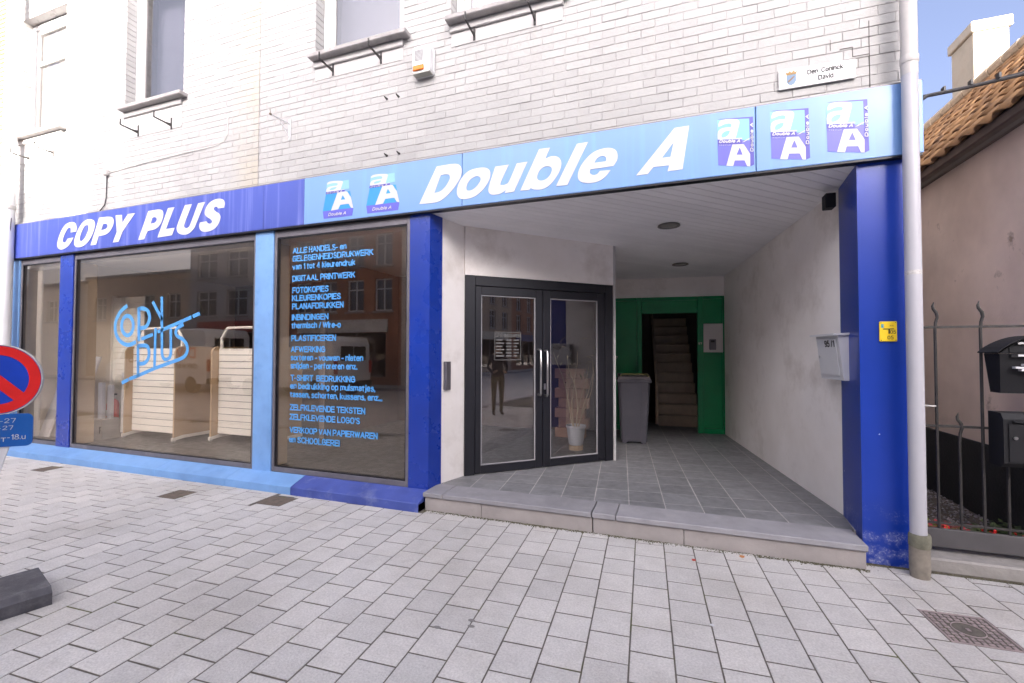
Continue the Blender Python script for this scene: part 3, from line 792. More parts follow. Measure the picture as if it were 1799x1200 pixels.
# ------------------------------------------------------------------ the shop building
shop = thing('shop_building', 'white painted brick shop building with blue shopfront and open porch', 'building', (-4.0, 3.95, 0))
WY = 3.92
OPEN = [(-9.47, -8.34, 4.79, 6.63), (-6.975, -5.845, 4.79, 6.63), (-3.72, -2.577, 4.79, 6.63), (-2.027, -0.89, 4.79, 6.63)]
big = [(a - 0.012, b + 0.012, c - 0.02, d + 0.012) for a, b, c, d in OPEN]
mb = MB(); wall_holes(mb, -9.62, 1.62, 2.93, 7.6, big, WY + 0.0035, 4.24)
brick_wall = mb.build('brick_wall', WALL_JOINT, shop)
# bricks
BL, BH = 0.2215, 0.0727
rows = []
zc = 3.395
r = 0
while zc < 7.5:
    x = -9.62 + (BL / 2 if r % 2 else 0) + random.uniform(-.01, .01) - BL
    while x < 1.60:
        x0, x1 = max(x, -9.615), min(x + BL, 1.615)
        x += BL
        if x1 - x0 < 0.04: continue
        # split at openings
        segs = [(x0, x1, 0, 0)]
        for (a, b, c, d) in OPEN:
            if zc + BH * 0.6 > c and zc + BH * 0.4 < d:
                ns = []
                for (s0, s1, jl, jr) in segs:
                    if s1 <= a or s0 >= b: ns.append((s0, s1, jl, jr))
                    else:
                        if s0 < a: ns.append((s0, a, jl, 1))
                        if s1 > b: ns.append((b, s1, 1, jr))
                segs = ns
        for (s0, s1, jl, jr) in segs:
            if s1 - s0 < 0.012: continue
            pr = proj(((s0 + s1) / 2, WY, zc + BH / 2))
            if pr is None or pr[1] < -230: continue
            rows.append((pr[2], (s0, s1, zc, jl or jr, -10 < pr[1] < 1210 and -10 < pr[0] < 1810)))
    zc += BH; r += 1
rows.sort(key=lambda t: (not t[1][4], t[0]))
bmesh_full = MB().box(-BL / 2 + .0016, BL / 2 - .0016, 0, 0.05, 0.002, BH - 0.002, 0.0035).mesh('brick')
farb = MB()
for i, (d, (s0, s1, z, jamb, ons)) in enumerate(rows):
    dy = random.uniform(-0.002, 0.0016)
    if i < 300:
        o = link('brick', bmesh_full, WHITE_WALL, brick_wall, ((s0 + s1) / 2, WY + dy, z + random.uniform(-.0012, .0012)))
        o.scale = ((s1 - s0) / BL, 2.6 if jamb else 1, 1)
        o.rotation_euler = (0, random.uniform(-.006, .006), random.uniform(-.006, .006))
    else:
        farb.box(s0 + .0016, s1 - .0016, WY + dy, WY + (0.13 if jamb else 0.05), z + .0015 + random.uniform(0, .002), z + BH - .0015 - random.uniform(0, .002), 0.0035)
tag(farb.build('further_bricks', WHITE_WALL_I, brick_wall), kind='stuff')

# stain and thin dark vertical line down the wall
MB().box(-4.545, -4.541, WY - .0045, WY + .004, 3.42, 7.5).build('wall_line', pm('dark_line', (.22, .205, .19), .9), shop)
for (x0, x1, z0, z1) in ((1.401, 1.405, 3.42, 3.95), (1.30, 1.402, 3.70, 3.704), (1.298, 1.302, 3.70, 3.775), (1.22, 1.30, 3.773, 3.777), (1.16, 1.163, 3.78, 3.86)):
    MB().box(x0, x1, WY - .005, WY + .004, z0, z1).build('wall_crack', pm('crack_dark', (.10, .09, .085), .9), shop)

# roof edge and back volume so the building closes
MB().box(-9.62, 1.62, 4.24, 11.0, 7.5, 7.6).build('roof', ZINC, shop)
MB().box(-9.62, -9.45, 4.25, 11.0, 0.0, 7.49).build('party_wall', SHOP_WALL, shop)
MB().box(-9.62, 1.61, 10.8, 11.0, 0.0, 7.48).build('rear_wall', SHOP_WALL, shop)
MB().box(1.50, 1.61, 4.46, 10.79, 0.0, 7.49).build('gable_wall', WHITE_PLAIN, shop)
MB().box(-9.44, 1.6, 4.25, 10.79, 4.3, 4.4).build('upper_floor', SHOP_WALL, shop)

# upper windows
for wi, (a, b, c, d) in enumerate(OPEN):
    win = MB()
    yf = WY + 0.125
    f1 = 0.075
    for (x0, x1, z0, z1) in ((a, a + f1, c, d), (b - f1, b, c, d), (a + f1, b - f1, c, c + f1), (a + f1, b - f1, d - f1, d)):
        win.box(x0, x1, yf, yf + 0.06, z0, z1, 0.004)
    wob = win.build('window', PLASTIC_W, shop)
    fr = MB()
    g = 0.07
    for (x0, x1, z0, z1) in ((a + f1, a + f1 + g, c + f1, d - f1), (b - f1 - g, b - f1, c + f1, d - f1), (a + f1 + g, b - f1 - g, c + f1, c + f1 + g), (a + f1 + g, b - f1 - g, d - f1 - g, d - f1)):
        fr.box(x0 + .001, x1 - .001, yf + 0.018, yf + 0.055, z0 + .001, z1 - .001, 0.004)
    if wi == 0:
        fr.box(a + f1 + g, b - f1 - g, yf + 0.018, yf + 0.055, 5.98, 6.04, 0.004)
    fr.build('sash', pm('grey_sash', (0.42, 0.41, 0.40), 0.5, 0.05), wob)
    MB().box(a + f1 + g - .005, b - f1 - g + .005, yf + 0.034, yf + 0.040, c + f1 + g - .005, d - f1 - g + .005).build('pane', GLASS_DOOR if wi == 0 else GLASS_UP, wob)
    cy_ = yf + (0.062 if wi == 0 else 0.25)
    MB().box(a + .03, b - .03, cy_, cy_ + 0.005, c + .03, d - .03).build('curtain', pm('roller_blind', (0.17, 0.165, 0.16), 0.9, 0.05, 5) if wi == 0 else pm('net_curtain', (0.6, 0.6, 0.62), 0.9, 0.05, 5), wob)
    # sill, apron
    MB().box(a - 0.02 if wi != 1 else a + 0.01, b + 0.085, WY - 0.105, yf + 0.01, 4.735, 4.787, 0.008).build('sill', SILL_STONE, wob)
    low = 4.525 if wi > 1 else 4.372
    ap = MB(); ap.box(a + 0.005, b - 0.005, WY - 0.006, WY + 0.01, low, 4.66, 0.003)
    ap.box(a - 0.005, b + 0.005, WY - 0.03, WY + 0.01, 4.662, 4.733, 0.006)
    ap.build('apron', WHITE_PLAIN, wob)

# shopfront pilasters and pillars
def pil(x0, x1, mat, name='pilaster'):
    return MB().box(x0, x1, 3.888, 3.960, 0.12, 2.885, 0.004).build(name, mat, shop)
pil(-9.575, -9.272, SKY_BLUE_P); pil(-8.262, -7.962, BLUE); pil(-4.532, -4.258, SKY_BLUE_P)
MB().prism([(-2.466, 3.9), (-2.238, 3.9), (-2.19, 4.07), (-2.466, 4.07)], 0.15, 2.885).build('pillar', BLUE, shop)
# right pillar: paint flaked near the ground
m_, nt_, b_ = nodes_of('flaked_blue_enamel')
geo = nt_.nodes.new('ShaderNodeNewGeometry'); sep = nt_.nodes.new('ShaderNodeSeparateXYZ')
nt_.links.new(geo.outputs['Position'], sep.inputs[0])
lowm = ramp(nt_, sep.outputs['Z'], 0.45, 0.02, 0, 1)
fl = ramp(nt_, noise(nt_, geo.outputs['Position'], 70, 4, 0.7), 0.53, 0.58)
fl2 = ramp(nt_, noise(nt_, geo.outputs['Position'], 9, 3, 0.6), 0.45, 0.65)
base = mixc(nt_, ramp(nt_, noise(nt_, geo.outputs['Position'], 1.6, 3), 0.3, 0.7), (0.004, 0.032, 0.26), (0.008, 0.04, 0.33))
c1 = mixc(nt_, mul(nt_, mul(nt_, lowm, lowm), mul(nt_, fl2, 0.75)), base, (0.20, 0.23, 0.48))
c2 = mixc(nt_, mul(nt_, mul(nt_, mul(nt_, lowm, fl), fl2), 0.75), c1, (0.55, 0.55, 0.60))
c3 = mixc(nt_, ramp(nt_, noise(nt_, geo.outputs['Position'], 30, 2, 0.5), 0.76, 0.78), c2, (0.55, 0.6, 0.75))
nt_.links.new(c3, b_.inputs['Base Color']); b_.inputs['Roughness'].default_value = 0.3
MB().prism([(1.306, 3.9), (1.60, 3.9), (1.60, 4.45), (1.348, 4.41)], 0.0, 2.885).build('pillar', m_, shop)

# shop windows
SHOPWIN = [(-9.27, -8.264), (-7.96, -4.534), (-4.256, -2.468)]
for i, (a, b) in enumerate(SHOPWIN):
    w = 0.035
    fr = MB()
    fr.box(a, a + w, 3.902, 3.96, 0.15, 2.876, .003); fr.box(b - w, b, 3.902, 3.96, 0.15, 2.876, .003)
    fr.box(a + w, b - w, 3.902, 3.96, 0.15, 0.205, .003); fr.box(a + w, b - w, 3.902, 3.96, 2.805, 2.876, .003)
    sw = fr.build('shop_window', ALU, shop)
    gb = MB(); q = 0.012
    for (x0, x1, z0, z1) in ((a + w, a + w + q, .205, 2.805), (b - w - q, b - w, .205, 2.805), (a + w + q, b - w - q, .205, .205 + q), (a + w + q, b - w - q, 2.805 - q, 2.805)):
        gb.box(x0, x1, 3.910, 3.925, z0, z1)
    gb.build('glazing_bead', ALU_BLACK, sw)
    MB().box(a + w - .004, b - w + .004, 3.927, 3.935, 0.2, 2.81).build('glass', GLASS_SHOP, sw)

# painted stone sill under the shopfront
xs = [-9.72, -7.05, -5.86, -4.70, -3.76, -2.222]
cols = [SKY_BLUE_P, SKY_BLUE_P, SKY_BLUE_P, SKY_BLUE_P, BLUE_P]
for i in range(5):
    g = 0.003
    m = MB().prism_x([(3.69, -0.01), (3.69, 0.076), (3.696, 0.083), (3.886, 0.150), (3.95, 0.150), (3.95, -0.01)], xs[i] + g, xs[i + 1] - g)
    m.build('sill_stone', cols[i], shop)
MB().box(-9.72, -2.225, 3.70, 3.95, -0.005, 0.07).build('sill_bed', RISER, shop)

# porch: step slabs and risers
for (a, b) in ((-2.215, -2.012), (-2.006, -0.622), (-0.612, -0.422), (-0.416, 1.292)):
    MB().box(a, b, 3.755, 4.064, 0.127, 0.171 + random.uniform(-.001, .001), 0.006).build('step_slab', BLUESTONE, shop)
for (a, b) in ((-2.20, -1.62), (-1.616, -0.615), (-0.605, 0.10), (0.104, 1.285)):
    MB().box(a, b, 3.776, 4.06, -0.01, 0.1265, 0.004).build('step_riser', RISER, shop)

# porch floor tiles (skewed to the street line)
D1 = R(5.6)
TEX = (math.cos(D1), math.sin(D1)); TEY = (-math.sin(D1), math.cos(D1))
A_ = (-2.215, 4.066); Dl = (-2.10, 4.42); B_ = (-0.672, 5.77); Lb = (-0.95, 7.95); Rb = (0.867, 8.10); Rf = (1.348, 4.41); Rff = (1.31, 4.066)
FLOOR = [A_, Rff, Rf, Rb, Lb, B_, Dl]
gm = MB().prism([(-2.3, 4.066), (1.34, 4.066), (1.36, 4.41), (0.9, 9.0), (-1.05, 9.0), (-0.70, 5.74), (-2.12, 4.40)], 0.02, 0.1654)
porch_floor = gm.build('porch_floor', GROUT, shop)
tile0 = (-0.338, 5.0)
HULLS = [[(-0.672, 4.066), (1.31, 4.066), (1.348, 4.41), (1.17, 5.77), (-0.672, 5.77)],
         [(-0.672, 5.77), (1.17, 5.77), (0.867, 8.10), (0.757, 8.95), (-1.078, 8.95)],
         [(-0.672, 4.066), (-0.672, 5.77), (-2.10, 4.42), (-2.215, 4.066)]]


def inside_clip(poly, hull):
    n = len(hull)
    ar = sum(hull[i][0] * hull[(i + 1) % n][1] - hull[(i + 1) % n][0] * hull[i][1] for i in range(n))
    for i in range(n):
        p, q = hull[i], hull[(i + 1) % n]
        a, b = q[1] - p[1], -(q[0] - p[0])
        if ar < 0: a, b = -a, -b
        poly = clip_poly(poly, a, b, a * p[0] + b * p[1])
        if len(poly) < 3: return []
    return poly


TW = 0.304
off = -0.36 - 0 
for k in range(-9, 9):
    for j in range(-3, 16):
        a0, b0 = 0.062 + k * TW, 4.505 + j * TW
        sq = [(a0 + .0038, b0 + .0030), (a0 + TW - .0038, b0 + .0030), (a0 + TW - .0038, b0 + TW - .0030), (a0 + .0038, b0 + TW - .0030)]
        sq = [(p[0] * TEX[0] + p[1] * TEY[0], p[0] * TEX[1] + p[1] * TEY[1]) for p in sq]
        for hull in HULLS:
            c = inside_clip(sq, hull)
            if len(c) > 2 and area(c) > 0.001:
                MB().prism(c, 0.150, 0.1662 + random.uniform(-.0002, .0003)).build('floor_tile', TILE, porch_floor)

# porch walls
CZ = lambda y: 2.882 - 0.029 * (y - 4.2)
def vwall(p, q, z0, z1p, z1q, t, name, mat):
    """vertical wall slab from p to q, thickness t to the left of p->q"""
    d = Vector((q[0] - p[0], q[1] - p[1])).normalized(); n = Vector((-d.y, d.x)) * t
    v = [(p[0], p[1], z0), (q[0], q[1], z0), (q[0], q[1], z1q), (p[0], p[1], z1p)]
    v += [(x + n.x, y + n.y, z) for x, y, z in v]
    return MB().add(v, [(0, 1, 2, 3), (7, 6, 5, 4), (0, 3, 7, 4), (1, 5, 6, 2), (3, 2, 6, 7), (0, 4, 5, 1)]).build(name, mat, shop)
vwall((-2.20, 4.075), (-2.10, 4.42), 0.15, 2.95, 2.95, 0.15, 'porch_side_wall', PORCH_WALL)
# splayed wall over the doors
DO = (-2.091, 4.429); DE = Vector((-0.709 + 2.091, 5.667 - 4.429)).normalized(); DM = frame_matrix((DO[0], DO[1], 0), DE)
DL = 1.885
MB(DM).box(-0.02, DL + 0.015, -0.035, 0.12, 2.345, 2.95).build('lintel_wall', PORCH_WALL, shop)
# jamb and passage left wall
MB(DM).box(DL + 0.016, DL + 0.05, -0.035, 0.12, 0.165, 2.95).build('door_jamb', WHITE_PLAIN, shop)
vwall((-0.672, 5.79), (-0.955, 8.0), 0.16, 2.9, 2.85, 0.14, 'passage_wall', PORCH_WALL)
vwall((0.86, 8.13), (1.352, 4.412), 0.02, 2.95, 2.95, 0.2, 'porch_wall', PORCH_WALL)
# end of the passage: green entrance
GM = frame_matrix((0.87, 8.12, 0), (0.995, 0.0955))
MB(GM).box(-1.90, 0.05, -0.03, 0.14, 2.45, 2.95).build('passage_lintel', PORCH_WALL, shop)
gd = MB(GM)
for (x0, x1, z0, z1) in ((-1.396, -1.314, .166, 2.447), (-0.422, -0.333, .166, 2.447), (-0.03, 0.03, .166, 2.447), (-1.86, -1.80, .166, 2.447),
                         (-1.314, -0.422, 2.171, 2.268), (-1.314, -0.422, 2.39, 2.447), (-0.333, -0.03, 2.40, 2.447), (-0.333, -0.03, 0.166, 0.25), (-1.80, -1.396, 2.40, 2.447), (-1.80, -1.396, .166, .25)):
    gd.box(x0 + .001, x1 - .001, -0.02, 0.06, z0, z1, 0.004)
gdo = gd.build('entrance_frame', GREEN, shop)
MB(GM).box(-0.33, -0.033, 0.005, 0.04, .252, 2.398).build('side_panel', GREEN, gdo)
MB(GM).box(-1.797, -1.398, 0.005, 0.04, .252, 2.398).build('side_panel', GREEN, gdo)
MB(GM).box(-1.312, -0.424, 0.005, 0.04, 2.27, 2.388).build('transom_panel', GREEN, gdo)
# hall and stairs behind the entrance
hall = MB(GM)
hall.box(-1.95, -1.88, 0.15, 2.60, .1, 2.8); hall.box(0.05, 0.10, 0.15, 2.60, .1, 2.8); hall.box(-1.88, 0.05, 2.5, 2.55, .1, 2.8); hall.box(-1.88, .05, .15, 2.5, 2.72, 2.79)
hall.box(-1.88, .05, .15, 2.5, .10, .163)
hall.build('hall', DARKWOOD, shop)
stair = MB(GM)
for i in range(11):
    stair.box(-1.00, -0.30, 0.62 + i * 0.17, 0.62 + (i + 1) * 0.17 + 0.02, 0.165 + i * 0.19, 0.165 + (i + 1) * 0.19 - .03)
    stair.box(-1.00, -0.30, 0.60 + i * 0.17, 0.62 + (i + 1) * 0.17 + 0.02, 0.165 + (i + 1) * 0.19 - .03, 0.165 + (i + 1) * 0.19, 0.006)
so_ = stair.build('staircase', STAIRWOOD, shop)
MB(GM).tube([(-1.03, 0.60, 0.2), (-1.03, 0.60, 0.95), (-1.03, 2.4, 2.65)], 0.03, 8).build('handrail', STAIRWOOD, so_)

# porch ceiling: boards parallel to the splayed wall
CEILP = [(-2.24, 3.86), (1.62, 3.86), (1.62, 4.42), (1.36, 4.42), (0.88, 8.14), (-0.97, 8.0), (-0.672, 5.80), (-2.12, 4.43)]
def ceil_piece(poly, z_add, th):
    n = len(poly)
    vs = [(p[0], p[1], CZ(p[1]) + z_add) for p in poly] + [(p[0], p[1], CZ(p[1]) + z_add + th) for p in poly]
    fs = [tuple(range(n))[::-1], tuple(range(n, 2 * n))] + [(i, (i + 1) % n, n + (i + 1) % n, n + i) for i in range(n)]
    return MB().add(vs, fs)
pc = ceil_piece(CEILP, 0.014, 0.02).build('porch_ceiling', CEIL_GAP, shop)
th = R(42)
cu_, cv_ = (math.cos(th), math.sin(th)), (-math.sin(th), math.cos(th))
CH = [[(-2.24, 3.86), (1.62, 3.86), (1.62, 4.42), (1.36, 4.42), (-2.12, 4.43)], [(-2.12, 4.43), (1.36, 4.42), (1.18, 5.80), (-0.672, 5.80)], [(-0.672, 5.80), (1.18, 5.80), (0.88, 8.14), (-0.97, 8.0)]]
for k in range(-2, 80):
    v0 = -0.6 + 0.0985 * k
    strip = [(u * cu_[0] + v * cv_[0], u * cu_[1] + v * cv_[1]) for u, v in ((-6, v0), (12, v0), (12, v0 + 0.0925), (-6, v0 + 0.0925))]
    mbp = MB(); ok = False
    for hull in CH:
        c = inside_clip(strip, hull)
        if len(c) > 2 and area(c) > 0.002:
            n = len(c); ok = True
            mbp.add([(p[0], p[1], CZ(p[1])) for p in c] + [(p[0], p[1], CZ(p[1]) + .0135) for p in c],
                    [tuple(range(n))[::-1], tuple(range(n, 2 * n))] + [(i, (i + 1) % n, n + (i + 1) % n, n + i) for i in range(n)])
    if ok: mbp.build('ceiling_board', CEIL, pc)

# double door in the splayed wall (local x along the wall)
df = MB(DM)
for (x0, x1, z0, z1) in ((-0.015, 0.10, .168, 2.343), (1.785, DL + 0.014, .168, 2.343), (0.10, 1.785, 2.235, 2.343)):
    df.box(x0, x1, -0.03, 0.05, z0, z1, 0.004)
door = df.build('door_frame', ALU_BLACK, shop)
for (a, b, gl) in ((0.104, 0.925, (0.172, 0.836)), (0.931, 1.781, (1.028, 1.682))):
    lf = MB(DM)
    for (x0, x1, z0, z1) in ((a, gl[0], .176, 2.231), (gl[1], b, .176, 2.231), (gl[0], gl[1], .176, 0.262), (gl[0], gl[1], 2.138, 2.231)):
        lf.box(x0, x1, -0.022, 0.038, z0, z1, 0.004)
    leaf = lf.build('door_leaf', ALU_BLACK, door)
MB(DM).box(0.168, 0.84, 0.002, 0.010, .258, 2.142).build('door_glass', GLASS_DOOR, door)
MB(DM).box(1.024, 1.686, 0.002, 0.010, .258, 2.142).build('door_glass', GLASS_DOOR, door)
bd = MB(DM)
for (g0, g1) in ((0.172, 0.836), (1.028, 1.682)):
    for (x0, x1, z0, z1) in ((g0, g0 + .012, .262, 2.138), (g1 - .012, g1, .262, 2.138), (g0 + .012, g1 - .012, .262, .274), (g0 + .012, g1 - .012, 2.126, 2.138)):
        bd.box(x0, x1, -0.010, 0.0, z0, z1)
bd.build('glazing_bead', pm('grey_bead', (0.30, 0.29, 0.30), 0.5, 0.05), door)
for x, z0, z1 in ((0.872, 1.012, 1.532), (0.957, 1.0, 1.52)):
    MB(DM).tube([(x - .0, -0.02, z0), (x, -0.07, z0), (x, -0.085, z0 + .015), (x, -0.085, z1 - .015), (x, -0.07, z1), (x, -0.02, z1)], 0.0125, 10).build('door_handle', STEEL, door, smooth=True)
MB(DM).box(0.94, 0.965, -0.028, -0.021, 1.07, 1.14, .003).build('lock', STEEL, door)
sk = MB(DM)
fit_text(sk, 'OPENINGSUREN', 0.345, 0.650, 1.672, 0.040, 0.0)
for i in range(6):      # rows of tiny print, too faint to read
    for x0, x1 in ((0.352, 0.43 + 0.02 * (i % 2)), (0.475, 0.54), (0.565, 0.63 - 0.02 * (i % 3 == 2))):
        sk.box(x0, x1, -0.002, 0.0, 1.634 - 0.036 * i, 1.648 - 0.036 * i)
for (x0, x1, z0, z1) in ((0.335, 0.657, 1.725, 1.731), (0.335, 0.657, 1.414, 1.42), (0.335, 0.341, 1.42, 1.725), (0.651, 0.657, 1.42, 1.725)):
    sk.box(x0, x1, -0.002, 0.0, z0, z1)
sk.build('opening_hours', pm('frost_vinyl', (0.13, 0.127, 0.122), 0.5, 0.03), door)

# shop interior
si = MB()
si.prism([(-9.45, 3.95), (-2.25, 3.95), (-2.25, 4.3), (-2.0, 4.62), (-0.86, 5.80), (-1.15, 8.1), (-1.2, 10.7), (-9.45, 10.7)], 0.0, 0.160)
sfl = si.build('shop_floor', GROUT, shop)
tl = MB()
for i in range(0, 24):
    for j in range(0, 20):
        x0, y0 = -9.44 + i * 0.40, 3.97 + j * 0.40
        if y0 + .3 > 10.7: continue
        sq = [(x0 + .002, y0 + .002), (x0 + .398, y0 + .002), (x0 + .398, y0 + .398), (x0 + .002, y0 + .398)]
        for hull in ([(-9.44, 3.97), (-2.25, 3.97), (-2.25, 10.7), (-9.44, 10.7)], [(-2.25, 4.36), (-0.88, 5.78), (-1.15, 8.1), (-2.25, 8.1)]):
            c = inside_clip(sq, hull)
            if len(c) > 2 and area(c) > .002: tl.prism(c, .150, .1635)
tag(tl.build('floor_tiles', TILE_I, sfl), kind='stuff')
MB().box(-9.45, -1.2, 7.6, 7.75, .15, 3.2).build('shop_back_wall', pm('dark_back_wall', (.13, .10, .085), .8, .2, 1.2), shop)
MB().box(-5.15, -5.05, 5.6, 7.59, .165, 2.99).build('added_dark_partition', pm('dark_partition', (.16, .12, .10), .8, .1, 1.2), shop)  # dark wall added to darken the view through the right window
MB().box(-9.45, -2.3, 4.11, 10.7, 3.0, 3.08).build('shop_ceiling', SHOP_CEIL, shop)
MB().prism([(-2.3, 4.3), (-0.86, 5.82), (-1.15, 8.1), (-2.3, 8.1)], 3.0, 3.07).build('lobby_ceiling', SHOP_CEIL, shop)
MB().box(-9.575, -2.2, 4.10, 4.24, 2.80, 2.86).build('head_beam', SHOP_CEIL, shop)
for x0, x1 in ((-8.25, -8.03), (-4.52, -4.345)):
    MB().box(x0, x1, 3.962, 4.22, .1645, 2.79, .008).build('inner_column', TAN, shop)
# lobby wall of blocks seen through the right-hand door
blk = MB()
for i in range(7):
    for j in range(2):
        x0 = -1.72 + j * 0.24 + (0.06 if i % 2 else 0)
        blk.box(x0 + .003, x0 + .237, 6.95, 7.12, .165 + i * .155, .165 + i * .155 + .150, .004)
blk.build('block_pier', pm('salmon_block', (0.42, 0.25, 0.17), 0.8, 0.1, 6, rnd=('island', (.85, .85, .85), (1.1, 1.1, 1.1))), shop)

# ------------------------------------------------------------------ fascia sign
sign = thing('shop_sign', 'long blue fascia sign reading COPY PLUS and Double A across the shopfront', 'sign', (-4.0, 3.84, 2.9))
SY = 3.84
for (a, b, m) in ((-9.46, -4.366, FADED_BLUE), (-4.361, -3.780, FADED_BLUE), (-3.776, -1.862, SKY_BLUE), (-1.857, 0.640, SKY_BLUE), (0.645, 1.68, SKY_BLUE)):
    MB().box(a, b, SY, 3.918, 2.898, 3.408, 0.004).build('panel', m, sign)
MB().box(-9.46, 1.675, SY + .006, 3.915, 2.884, 2.8975).build('lower_trim', ALU_BLACK, sign)
MB().box(-9.46, 1.675, SY + .004, 3.918, 3.4085, 3.416).build('upper_trim', ALU, sign)
for D in (COPY_PLUS, DOUBLE_A):
    for k, cts in D.items():
        m = MB(); vs_, fs_ = curve_mesh([smooth_contour(c) for c in cts], 0.004)
        m.add([(x, SY - 0.004 + y, z) for x, y, z in vs_], fs_)
        m.build('letter', LETTER, sign)
P_CYAN = pm('print_cyan', (0.17, 0.42, 0.60), 0.4, 0.03); P_VIO = pm('print_violet', (0.10, 0.10, 0.50), 0.4, 0.04); P_VIO2 = pm('print_dark_violet', (0.06, 0.05, 0.36), 0.4, 0.04)
P_BLUE = pm('print_blue', (0.02, 0.24, 0.72), 0.4, 0.05); P_MINT = pm('print_mint', (0.22, 0.45, 0.55), 0.4, 0.03); P_WHITE = pm('print_white', (0.52, 0.515, 0.52), 0.4, 0.02)


def printed(parent, cts, dx, lift, mat, name):
    m = MB(); vs_, fs_ = curve_mesh([smooth_contour(c) for c in cts], 0.0012)
    m.add([(x + dx, SY - lift + y, z) for x, y, z in vs_], fs_)
    return m.build(name, mat, parent)


for dx in (0.0, 0.370, 0.734):
    base = printed(sign, PACK_R['lower'], dx, 0.0020, P_VIO, 'printed_pack')
    printed(base, PACK_R['upper'], dx, 0.0021, P_CYAN, 'pack_top_half'); printed(base, PACK_R['side'], dx, 0.0020, P_VIO2, 'pack_side'); printed(base, PACK_R['top'], dx, 0.0022, P_VIO2, 'pack_edge')
    printed(base, PACK_R['band'], dx, 0.0036, P_VIO2, 'pack_band')
    printed(base, PACK_R['a'], dx, 0.0035, P_WHITE, 'pack_letter'); printed(base, PACK_R['A'], dx, 0.0037, P_WHITE, 'pack_letter'); printed(base, PACK_R['swoosh'], dx, 0.0037, P_WHITE, 'pack_mark')
    t = MB(); t2 = MB(); t3 = MB()
    fit_text(t, 'Double A', 0.0, 0.150, 0, 0.026, 0.0, 0.22, 0.001, 0.26, 0.25, lambda x, y, z: (dx + 0.383 + x, SY - 0.0048 + y, 3.159 - 0.13 * x + z))
    fit_text(t2, 'PREMIUM', 0.0, 0.08, 0, 0.008, 0.0, 0.12, 0.001, 0.5, 0.0, lambda x, y, z: (dx + 0.386 + x, SY - 0.0048 + y, 3.136 - 0.12 * x + z))
    fit_text(t3, 'Double A', 0.0, 0.225, 0, 0.022, 0.0, 0.22, 0.001, 0.3, 0.2, lambda x, y, z: (dx + 0.6245 - z, SY - 0.0048 + y, 3.055 + x))
    for q in (t, t2, t3): q.build('pack_text', P_WHITE, base)
for dx in (0.0, 0.562):
    base = printed(sign, PACK_L['front'], dx, 0.0020, P_BLUE, 'printed_pack')
    printed(base, PACK_L['top'], dx, 0.0021, P_MINT, 'pack_top_half'); printed(base, PACK_L['bottom'], dx, 0.0021, P_VIO, 'pack_side'); printed(base, PACK_L['band'], dx, 0.0036, P_VIO2, 'pack_band')
    printed(base, PACK_L['a'], dx, 0.0035, P_WHITE, 'pack_letter'); printed(base, PACK_L['A'], dx, 0.0037, P_WHITE, 'pack_letter')
    t = MB(); t2 = MB()
    fit_text(t, 'Double A', 0.0, 0.205, 0, 0.017, 0.0, 0.18, 0.001, 0.26, 0.3, lambda x, y, z: (dx - 3.463 + x, SY - 0.0048 + y, 3.199 + z))
    fit_text(t2, 'Double A', 0.0, 0.232, 0, 0.034, 0.0, 0.17, 0.001, 0.26, 0.3, lambda x, y, z: (dx - 3.441 + x, SY - 0.0048 + y, 2.957 - .015 * x + z))
    for q in (t, t2): q.build('pack_text', P_WHITE, base)

# ------------------------------------------------------------------ vinyl lettering on the shop glass
GY = 3.9265; GK = GY / 3.9
vl = thing('window_lettering', 'light blue list of print services stuck on the right shop window', 'lettering', (-3.4, GY, 0.5))
for (txt, x0, x1, z) in WINDOW_TEXT:
    ws = []; fit_text(None, txt, x0 * GK, x1 * GK, 1.5 + (z - 1.5) * GK, 0.069, GY, 0.20, words=ws)
    for t in ws:
        if t.v: t.build('word', VINYL, vl)
lo = thing('window_logo', 'large light blue line-drawn copy plus logo stuck on the wide shop window', 'logo', (-6.2, GY, 1.2))
for k, cts in LOGO.items():
    m = MB(); closed = k == 'o'
    pts = [(x * GK, 1.5 + (z - 1.5) * GK) for x, z in smooth_contour(cts[0], closed, 5)]
    stroke(m, pts, 0.052 if k in 'copb' or k in ('pb', 'p2b') else 0.046, GY, 0.002, closed)
    m.build('logo_stroke', VINYL, lo)

# ------------------------------------------------------------------ things on the facade
# brackets for window boxes
def bracket(x, z, label):
    t = thing('window_box_bracket', label, 'bracket', (x, WY, z), 'iron window box brackets under the upper windows')
    MB().box(x - .011, x + .011, WY - .014, WY - .003, z, z + 0.15, .002).build('wall_plate', IRON, t)
    a = MB(); a.prism_x([(WY - .014, z + .035), (WY - .014, z + .075), (WY - .08, z + .062), (WY - .215, z + .068), (WY - .215, z + .055), (WY - .08, z + .044)], x - .006, x + .006)
    a.box(x - .0061, x + .0061, WY - .222, WY - .212, z + .055, z + .132)
    a.build('arm', IRON, t)
for x, z, l in ((-9.16, 4.375, 'left iron bracket under the sunlit leftmost upper window'), (-8.55, 4.375, 'right iron bracket under the sunlit leftmost upper window'),
                (-6.676, 4.375, 'left iron bracket under the upper window above COPY PLUS'), (-6.036, 4.365, 'right iron bracket under the upper window above COPY PLUS'),
                (-3.467, 4.539, 'left iron bracket under the upper window beside the alarm box'), (-2.845, 4.538, 'right iron bracket under the upper window beside the alarm box'),
                (-1.770, 4.537, 'left iron bracket under the rightmost upper window'), (-1.157, 4.54, 'right iron bracket under the rightmost upper window')):
    bracket(x, z, l)

